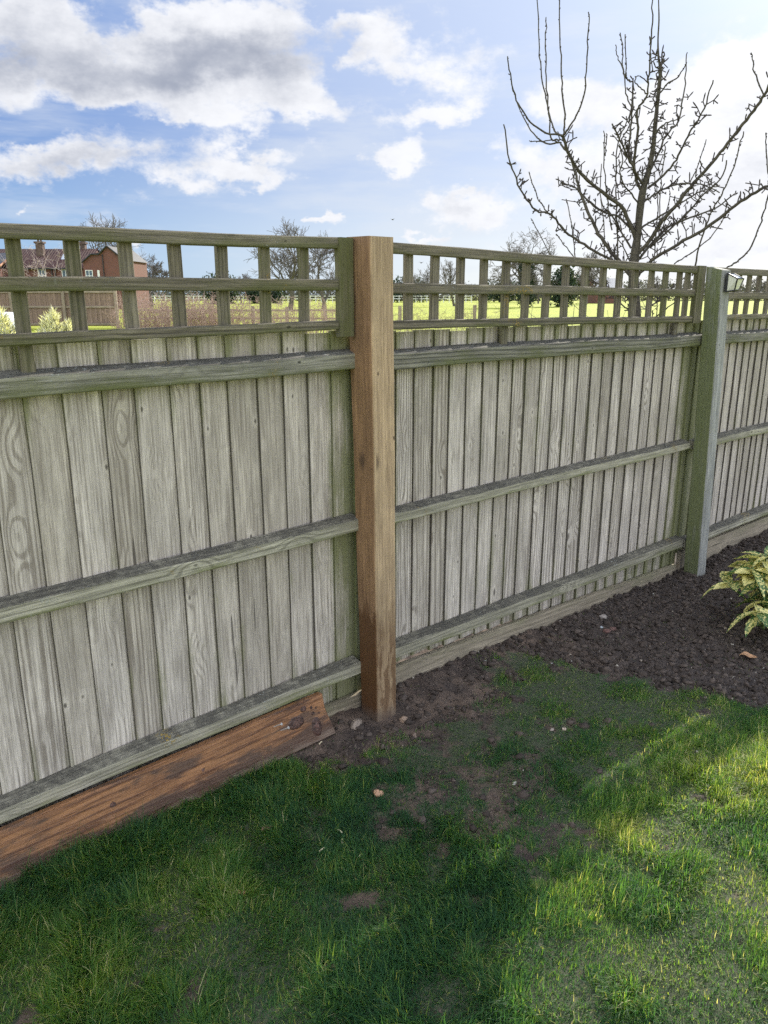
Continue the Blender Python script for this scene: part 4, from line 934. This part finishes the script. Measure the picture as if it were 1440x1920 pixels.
# white rail fence across the field
wf = empty('white_fence', at(640, 552, 165) * np.array([1, 1, 0])); tag(wf, 'white post and rail fence along the far side of the paddock', 'fence')
xa, xb = at(268, 552, 165)[0], at(885, 552, 165)[0]; k = 0; x = xa
while x < xb:
    mb = MB(); beam(mb, rect(.14, .10), lin((x, 165, -.05), (x, 165, 1.38), 1), np.array([1., 0, 0]), np.array([0, 1., 0])); mb.build('post', M_white, wf); x += 1.15; k += 1
for z_ in (.72, 1.26):
    mb = MB(); beam(mb, rect(.05, .12), lin((xa, 164.9, z_), (xb, 164.9, z_), 4), np.array([0, 1., 0]), ZUP); mb.build('rail', M_white, wf)

# ------------------------------------------------------------------ twiggy hedges and shrubs
def twigs(name, label, cat, x0, x1, D0, D1, hgt, n, seed, m, rad, kind=None, group=None, side=6):
    r = np.random.default_rng(seed); mb = MB()
    root = empty(name, ((x0 + x1) / 2, (D0 + D1) / 2, 0)); tag(root, label, cat, group)
    for i in range(n):
        x = r.uniform(x0, x1); y = r.uniform(D0, D1); Hs = hgt * r.uniform(.6, 1.08); dv = np.array([r.normal(0, .22), r.normal(0, .22), 1.]); p_ = np.array([x, y, -.06]); pts = [p_]
        for k in range(5): dv = dv + r.normal(0, .13, 3); dv[2] = abs(dv[2]); dv /= np.linalg.norm(dv); pts.append(pts[-1] + dv * Hs / 5)
        tube(mb, pts, [rad * (1.3 - .18 * k) for k in range(6)], 3, False)
        for _ in range(side):
            k = int(r.integers(1, 6)); p0_ = pts[k]; a_ = r.normal(0, 1, 3); a_[2] = abs(a_[2]) * .8 - .1; a_ /= np.linalg.norm(a_); L_ = r.uniform(.12, .4) * hgt / 1.6
            p1_ = p0_ + a_ * L_ * .5; p2_ = p1_ + (a_ + r.normal(0, .4, 3)) * L_ * .5; tube(mb, [p0_, p1_, p2_], [rad * .8, rad * .65, rad * .4], 3, False)
            a2 = r.normal(0, 1, 3); tube(mb, [p1_, p1_ + a2 / np.linalg.norm(a2) * L_ * .5], [rad * .6, rad * .4], 3, False)
    mb.build('twigs', m, root); return root
M_tan = flat('tan_twig', (.36, .25, .20), .8); M_tan2 = flat('grey_brown_twig', (.22, .16, .12), .8)
twigs('hedge', 'dense reddish tan leafless hedge between the brown fence and the new post', 'hedge', at(218, 552, 33)[0], at(455, 552, 33)[0], 32, 35, 1.62, 480, 1, M_tan, .010)
twigs('hedge', 'thinner leafless hedge just left of the new post with field showing through', 'hedge', at(455, 552, 33)[0], at(645, 552, 33)[0], 32, 35, 1.45, 220, 2, M_tan, .009)
twigs('hedge', 'sparse low leafless hedge just right of the new post against the bright field', 'hedge', at(725, 552, 27)[0], at(925, 552, 27)[0], 26, 28, 1.25, 110, 3, M_tan2, .006)
for i, (a_, b_, D_, n_, h_, lab) in enumerate([(925, 1000, 12, 12, 1.38, 'thin dark bare shrub below the ivy clad oak'), (1000, 1062, 9, 15, 1.55, 'dark bare shrub with crossing stems, left of the fruit tree'), (1065, 1130, 8, 14, 1.5, 'dark bare shrub close to the left of the fruit tree trunk'), (1130, 1180, 8.5, 8, 1.4, 'bare shrub stems right against the fruit tree trunk'), (1195, 1275, 8, 12, 1.45, 'bare arching shrub right of the fruit tree trunk')]):
    twigs('bare_shrub', lab, 'shrub', at(a_, 552, D_)[0], at(b_, 552, D_)[0], D_ - .3, D_ + .3, h_, n_, 30 + i, M_twig, .0048, group='bare shrubs behind the fence', side=8)
twigs('bare_birch', 'pale twiggy shrub in front of the brick house wall', 'shrub', at(55, 552, 60)[0], at(95, 552, 60)[0], 59.5, 60.5, 5.2, 16, 51, flat('pale_twig', (.50, .40, .38), .7), .013, side=10)
twigs('bare_birch', 'pinkish twiggy shrub at the far left before the house', 'shrub', at(-10, 552, 60)[0], at(22, 552, 60)[0], 59.5, 60.5, 3.4, 16, 52, flat('pink_twig', (.36, .24, .22), .7), .013, side=10)
M_silver = leafy('silver_leaf', [(0., (.17, .17, .13)), (.4, (.46, .45, .40)), (1., (.80, .78, .74))], .6, .3)
def blades(name, label, px0, px1, D, hgt, n, seed):
    r = np.random.default_rng(seed); c0, c1 = at(px0, 552, D)[0], at(px1, 552, D)[0]; cx_ = (c0 + c1) / 2; root = empty(name, (cx_, D, 0)); tag(root, label, 'shrub', 'silvery shrubs by the brown fence')
    th = r.uniform(0, 6.28, n); rad_ = (c1 - c0) / 2 * np.sqrt(r.random(n)); x = cx_ + rad_ * np.cos(th); y = D + rad_ * np.sin(th) * .7
    z = hgt * np.sqrt(np.maximum(1 - (rad_ / ((c1 - c0) / 2)) ** 2 * .55, .05)) * r.uniform(.15, 1., n) * (.72 + .5 * np.sin(x * 9.1 + seed) * np.sin(y * 7.7 + 2 * seed))
    P = np.stack([x, y, z], -1); a_ = r.normal(0, .7, (n, 3)); a_[:, 2] = np.abs(a_[:, 2]) + .5; a_ /= np.linalg.norm(a_, axis=1)[:, None]; b_ = np.cross(a_, r.normal(0, 1, (n, 3))); b_ /= np.linalg.norm(b_, axis=1)[:, None]
    Vt = np.stack([P, P + a_ * .08 + b_ * .012, P + a_ * .22, P + a_ * .08 - b_ * .012], 1)
    o = npmesh('foliage', Vt.reshape(-1, 3) - np.array([cx_, D, 0]), np.arange(n * 4).reshape(-1, 4), M_silver, {'tone': np.repeat(r.random(n), 4)}, nper=4); o.parent = root
    mb = MB()
    for k in range(9): tube(mb, [(cx_, D, -.06), (cx_ + r.normal(0, .25), D + r.normal(0, .2), hgt * .6)], [.015, .006], 4)
    mb.build('stem', M_tan2, root)
blades('silver_shrub', 'pale silvery grassy shrub behind the first trellis gap at the left edge', -35, 40, 18, 1.12, 5200, 61)
blades('silver_shrub', 'pale yellow tufted shrub in front of the brown fence', 62, 128, 21, 1.08, 5200, 62)
for i, (s_, t_, h_) in enumerate([(5.35, .55, 2.3), (6.0, .6, 2.7), (6.7, .7, 3.0), (7.5, .5, 2.5)]):  # shrubs added out of view to break up the sunlight on the lawn
    b_ = Fp(s_, t_, 0); rt = empty('shade_caster_shrub', b_); tag(rt, 'unseen evergreen shrub added behind the fence past the right edge to shade the lawn', 'shrub', 'unseen shade casting shrubs past the right edge')
    cs = [(b_[0] + r.uniform(-.28, .28), b_[1] + r.uniform(-.28, .28), z_, r.uniform(.16, .28), r.uniform(.16, .28), r.uniform(.12, .24)) for z_ in np.linspace(1.0, h_ - .15, 12)]
    leafmass('foliage', cs, 2900, .045, 90 + i, parent=rt); mb = MB(); tube(mb, [b_ + [0, 0, -.05], b_ + [.03, .02, h_ * .5], b_ + [0, 0, h_ * .95]], [.035, .025, .008], 6); mb.build('stem', M_bark, rt)
# covered round tub
tb = empty('garden_tub', at(-5, 552, 26) * np.array([1, 1, 0])); tag(tb, 'white rounded garden cover at the left edge before the brown fence', 'tub')
cx_ = at(-18, 552, 26)[0]; mb = MB(); prof2 = [(0.9, 0), (.92, .5), (.90, .74), (.86, .88), (.78, .97), (.6, 1.03), (.3, 1.05), (0.01, 1.055)]; n = 28
vs_ = [(cx_ + r_ * cos(2 * pi * k / n), 26 + r_ * sin(2 * pi * k / n), z_) for r_, z_ in prof2 for k in range(n)]
mb.add(vs_, [[i * n + k, i * n + (k + 1) % n, (i + 1) * n + (k + 1) % n, (i + 1) * n + k] for i in range(len(prof2) - 1) for k in range(n)]); mb.build('cover', flat('white_cover', (.70, .72, .76), .5), tb, smooth=True)
# barn roof far off behind the fruit tree
BD = 150.; b0 = at(1118, 552, BD)[0]; b1 = at(1166, 552, BD)[0]; bn = empty('barn', ((b0 + b1) / 2, BD, 0)); tag(bn, 'distant low barn with blue grey roof behind the fruit tree', 'barn')
zt_, zb_ = at(1140, 522, BD)[2], at(1140, 540, BD)[2]
mb = MB(); hq(mb, [(b0, BD, -.05), (b1, BD, -.05), (b1, BD, zb_), (b0, BD, zb_)]); hq(mb, [(b1, BD, -.05), (b1, BD + 8, -.05), (b1, BD + 8, zb_), (b1, BD + 4, zt_), (b1, BD, zb_)]); hq(mb, [(b0, BD + 8, -.05), (b0, BD, -.05), (b0, BD, zb_), (b0, BD + 4, zt_), (b0, BD + 8, zb_)]); mb.build('wall', m_br, bn)
mb = MB(); hq(mb, [(b0 - .3, BD - .4, zb_ - .1), (b1 + .3, BD - .4, zb_ - .1), (b1 + .3, BD + 4, zt_ + .1), (b0 - .3, BD + 4, zt_ + .1)]); hq(mb, [(b1 + .3, BD + 8.4, zb_ - .1), (b0 - .3, BD + 8.4, zb_ - .1), (b0 - .3, BD + 4, zt_ + .1), (b1 + .3, BD + 4, zt_ + .1)]); mb.build('roof', flat('blue_grey_roof', (.16, .18, .22), .6), bn)

# ------------------------------------------------------------------ spotted laurel
m_l, t = new_mat('spotted_leaf'); g = t.n('ShaderNodeTexCoord').outputs['Object']; tn_ = t.attr('tone'); uv = t.n('ShaderNodeUVMap', uv_map='UVMap').outputs[0]
n_ = t.noise(t.vm('ADD', g, t.comb(tn_, tn_, 0.)), 85., 3, .6); u_, v_3, _z = t.sep(uv)
yel = t.ss(t.m('ADD', n_, t.m('ADD', t.m('MULTIPLY', tn_, .22), t.m('MULTIPLY', t.m('ABSOLUTE', u_), -.06))), .535, .60)
c = t.mix(yel, (.075, .155, .045), (.74, .66, .26)); c = t.mix(t.ss(t.m('ABSOLUTE', u_), .06, .02), c, (.20, .28, .08))
b_ = t.n('ShaderNodeBsdfPrincipled', {'Base Color': c, 'Roughness': .42}); tr_ = t.n('ShaderNodeBsdfTranslucent', {'Color': t.mix(1., c, (1.3, 1.3, .8), 'MULTIPLY')})
t.n('ShaderNodeOutputMaterial', {'Surface': t.n('ShaderNodeMixShader', {0: .28, 1: b_.outputs[0], 2: tr_.outputs[0]}).outputs[0]})
LB = gnd(1432, 1180); LB[2] = 0
lau = empty('spotted_laurel', LB); tag(lau, 'yellow speckled evergreen laurel shrub in the soil bed at the right edge', 'shrub')
r = np.random.default_rng(21); mb = MB(); ms = MB()
def leaf(p, dv, L_, Wd, droop, tone):
    dv = dv / np.linalg.norm(dv); side = np.cross(dv, [0, 0, 1.]); side /= np.linalg.norm(side) + 1e-9; up_ = np.cross(side, dv)
    tw_ = r.normal(0, .35); side, up_ = side * cos(tw_) + up_ * sin(tw_), up_ * cos(tw_) - side * sin(tw_)
    n = 9; vs_ = []; uvs_ = []
    for i in range(n + 1):
        f = i / n; wv_ = Wd * (math.sin(pi * min(f * 1.0, 1) ** .8) ** .85 if 0 < f < 1 else .02)
        if i % 2 and .45 < f < .95: wv_ *= 1.16
        ctr = p + dv * L_ * f - np.array([0, 0, 1.]) * droop * L_ * f * f
        for j, sgn in enumerate((-1, -.5, 0, .5, 1)):
            vs_.append(ctr + side * wv_ * .5 * sgn + up_ * wv_ * .22 * (abs(sgn) ** 1.3)); uvs_.append((sgn, f))
    fs = []; fu = []
    for i in range(n):
        for j in range(4):
            q4 = [i * 5 + j, i * 5 + j + 1, (i + 1) * 5 + j + 1, (i + 1) * 5 + j]; fs.append(q4); fu.append([uvs_[k] for k in q4])
    mb.add(vs_, fs, fu, tone=tone)
for k in range(24):
    a_ = r.uniform(0, 2 * pi); sp_ = r.uniform(.02, .30) if k > 3 else .05; hh = r.uniform(.16, .42) * (1 - .45 * sp_ / .3)
    tip = LB + np.array([cos(a_) * sp_, sin(a_) * sp_ * .9, hh]); midp = LB + np.array([cos(a_) * sp_ * .35, sin(a_) * sp_ * .35, hh * .6])
    tube(ms, [LB + r.normal(0, .012, 3) * [1, 1, 0] - [0, 0, .03], midp, tip], [.006, .0045, .003], 6)
    nl = int(r.integers(6, 9))
    for j in range(nl):
        an = j * 2.4 + r.uniform(0, .5); el_ = r.uniform(-.25, .55) - .2 * (sp_ > .2); dv = np.array([cos(an) * cos(el_), sin(an) * cos(el_), sin(el_)]) + np.array([cos(a_), sin(a_), 0]) * .45
        leaf(tip - np.array([0, 0, .012]) * j * .7, dv, r.uniform(.085, .150), r.uniform(.036, .058), r.uniform(.15, .65), r.random())
mb.build('foliage', m_l, lau, smooth=True); ms.build('stem', flat('green_stem', (.12, .17, .05), .6), lau, smooth=True)

# ------------------------------------------------------------------ stones, chips, fallen leaves
def stone(px, py, size, c, label, name='stone', cat='stone', flatk=.6, seed=0):
    r = np.random.default_rng(seed); p_ = gnd(px, py); p_[2] = float(ground_z(np.array([p_[0]]), np.array([p_[1]]))[0]); me = bpy.data.meshes.new(name)
    import bmesh
    bm = bmesh.new(); bmesh.ops.create_icosphere(bm, subdivisions=3, radius=1.)
    ph = r.uniform(0, 6, 6); ax = r.normal(0, 1, (7, 3))
    for v_ in bm.verts:
        q_ = np.array(v_.co); k = 1 + sum(.10 * math.sin(q_ @ ax[i] * (2 + i * .8) + ph[i % 6]) for i in range(7)) - .1 * abs(q_ @ ax[0]) / 2
        v_.co = Vector((q_[0] * k * size, q_[1] * k * size * .75, q_[2] * k * size * flatk))
    bm.to_mesh(me); bm.free(); me.materials.append(flat(name + '_mat', c, .75, 140., .35)); me.polygons.foreach_set('use_smooth', [True] * len(me.polygons))
    o = bpy.data.objects.new(name, me); COL.objects.link(o); o.location = (p_[0], p_[1], p_[2] + size * flatk * .45); o.rotation_euler = (r.uniform(-.2, .2), r.uniform(-.2, .2), r.uniform(0, 6)); tag(o, label, cat)
stone(708, 1491, .021, (.55, .32, .20), 'orange pink stone lying alone on the lawn below the new post', seed=1)
stone(668, 1368, .026, (.24, .19, .15), 'grey brown clay lump left of the foot of the new post', seed=2, name='clay_lump', cat='clay lump')
stone(757, 1352, .019, (.30, .21, .15), 'tan clay lump right of the foot of the new post', seed=3, name='clay_lump', cat='clay lump')
stone(776, 1378, .018, (.17, .12, .09), 'brown clay lump in the mud just in front of the new post', seed=4, name='clay_lump', cat='clay lump')
stone(1131, 1158, .022, (.30, .26, .23), 'larger grey pink stone in the soil close to the fence foot', seed=5)
stone(1138, 1182, .021, (.16, .085, .07), 'dark red rounded stone in the soil bed below the grey pink stone', seed=6)
stone(1126, 1176, .013, (.33, .36, .37), 'small blue grey stone beside the dark red rounded stone', seed=7)
stone(1150, 1178, .016, (.15, .085, .07), 'dark reddish stone right of the other red stone in the bed', seed=8)
stone(910, 1252, .008, (.75, .73, .68), 'tiny white stone in the mud right of the new post', seed=9)
stone(1035, 1372, .010, (.40, .33, .28), 'small round pale brown stone in worn turf, right of its twin', seed=10)
stone(1058, 1374, .010, (.42, .34, .27), 'small round pale stone in the worn turf near the soil bed', seed=11)
stone(964, 1474, .010, (.46, .42, .36), 'small flat pale stone on the muddy turf', seed=12, flatk=.3)
stone(1145, 1518, .008, (.60, .58, .52), 'small whitish stone on the lawn at centre right', seed=13)
def dead_leaf(px, py, L_, ang, c, label, curl=.5):
    p_ = gnd(px, py); z = float(ground_z(np.array([p_[0]]), np.array([p_[1]]))[0]) + .012; mbd = MB(); n = 8
    dv = np.array([cos(ang), sin(ang), .05]); sd_ = np.array([-sin(ang), cos(ang), 0.]); vs_ = []
    for i in range(n + 1):
        f = i / n; w_ = L_ * .34 * (math.sin(pi * f) ** .7 if 0 < f < 1 else .02)
        for sgn in (-1, 0, 1): vs_.append(dv * L_ * (f - .5) + sd_ * w_ * sgn * cos(curl) + np.array([0, 0, abs(sgn) * w_ * sin(curl) + .006 * sin(f * 7)]))
    mbd.add(vs_, [[i * 3 + j, i * 3 + j + 1, (i + 1) * 3 + j + 1, (i + 1) * 3 + j] for i in range(n) for j in range(2)])
    o = mbd.build('fallen_leaf', flat('dead_leaf_mat', c, .7, 80., .3), smooth=True); o.location = (p_[0], p_[1], z); tag(o, label, 'leaf')
dead_leaf(1402, 1236, .075, -.5, (.42, .24, .13), 'curled tan dead leaf in the soil below the spotted laurel')
dead_leaf(500, 1564, .035, .6, (.20, .10, .07), 'reddish brown dead leaf on the grass near the plank')
dead_leaf(620, 1826, .030, 2.6, (.10, .06, .05), 'dark crumpled dead leaf on the lawn at the bottom', .9)
dead_leaf(453, 1683, .028, .4, (.36, .20, .10), 'small orange brown dead leaf on the lawn at lower left')
# pale wood chips from the post work
M_chip = flat('wood_chip', (.66, .56, .38), .8); r = np.random.default_rng(77)
for i, (px_, py_, lab) in enumerate([(638, 1572, 'upper pale wood chip of the cluster on the lawn left of centre'), (642, 1590, 'lower pale wood chip of the cluster on the lawn left of centre'), (604, 1605, 'pale wood splinter left of the wood chip cluster'), (601, 1402, 'pale wood chip in the soil at the end of the plank'), (676, 1618, 'thin pale straw splinter right of the wood chip cluster')]):
    p_ = gnd(px_, py_); z = float(ground_z(np.array([p_[0]]), np.array([p_[1]]))[0]) + .016; mbd = MB(); a_ = r.uniform(0, 3); dv = np.array([cos(a_), sin(a_), .1]) * .009
    beam(mbd, rect(.004, .002, .0005), [-dv, dv * .2 + [0, 0, .001], dv], np.array([-sin(a_), cos(a_), 0]), ZUP); o = mbd.build('wood_chip', M_chip); o.location = (p_[0], p_[1], z); tag(o, lab, 'wood chip')
# two small birds in the air
M_bird = flat('bird_dark', (.03, .03, .035), .7)
for i, (px_, py_, D_, lab) in enumerate([(736, 412, 60, 'tiny dark bird flying above the new post'), (790, 493, 60, 'tiny dark bird seen in the trellis gap right of the new post')]):
    p_ = at(px_, py_, D_); mbd = MB(); tube(mbd, [(-.10, 0, 0), (-.05, 0, .01), (.03, 0, .01), (.08, 0, .0), (.13, 0, -.01)], [.01, .035, .04, .025, .012], 8)
    bo = mbd.build('bird', M_bird, smooth=True); bo.location = Vector([float(v) for v in p_]); bo.rotation_euler = (0, 0, 1. + i); tag(bo, lab, 'bird', 'small birds in flight')
    for sg in (-1, 1):
        mbd = MB(); mbd.add([(.03, sg * .02, .01), (.05, sg * .14, .07), (.0, sg * .26, .05), (-.04, sg * .13, .06), (-.04, sg * .02, .01)] + [(.03, sg * .02, .004), (.05, sg * .14, .064), (.0, sg * .26, .046), (-.04, sg * .13, .054), (-.04, sg * .02, .004)], [[0, 1, 2, 3, 4], [9, 8, 7, 6, 5]]); wg = mbd.build('wing', M_bird); wg.parent = bo
sc.cycles.max_bounces = 6; sc.cycles.diffuse_bounces = 3; sc.cycles.transparent_max_bounces = 6; sc.cycles.use_denoising = False; sc.cycles.use_adaptive_sampling = True; sc.cycles.adaptive_threshold = .02
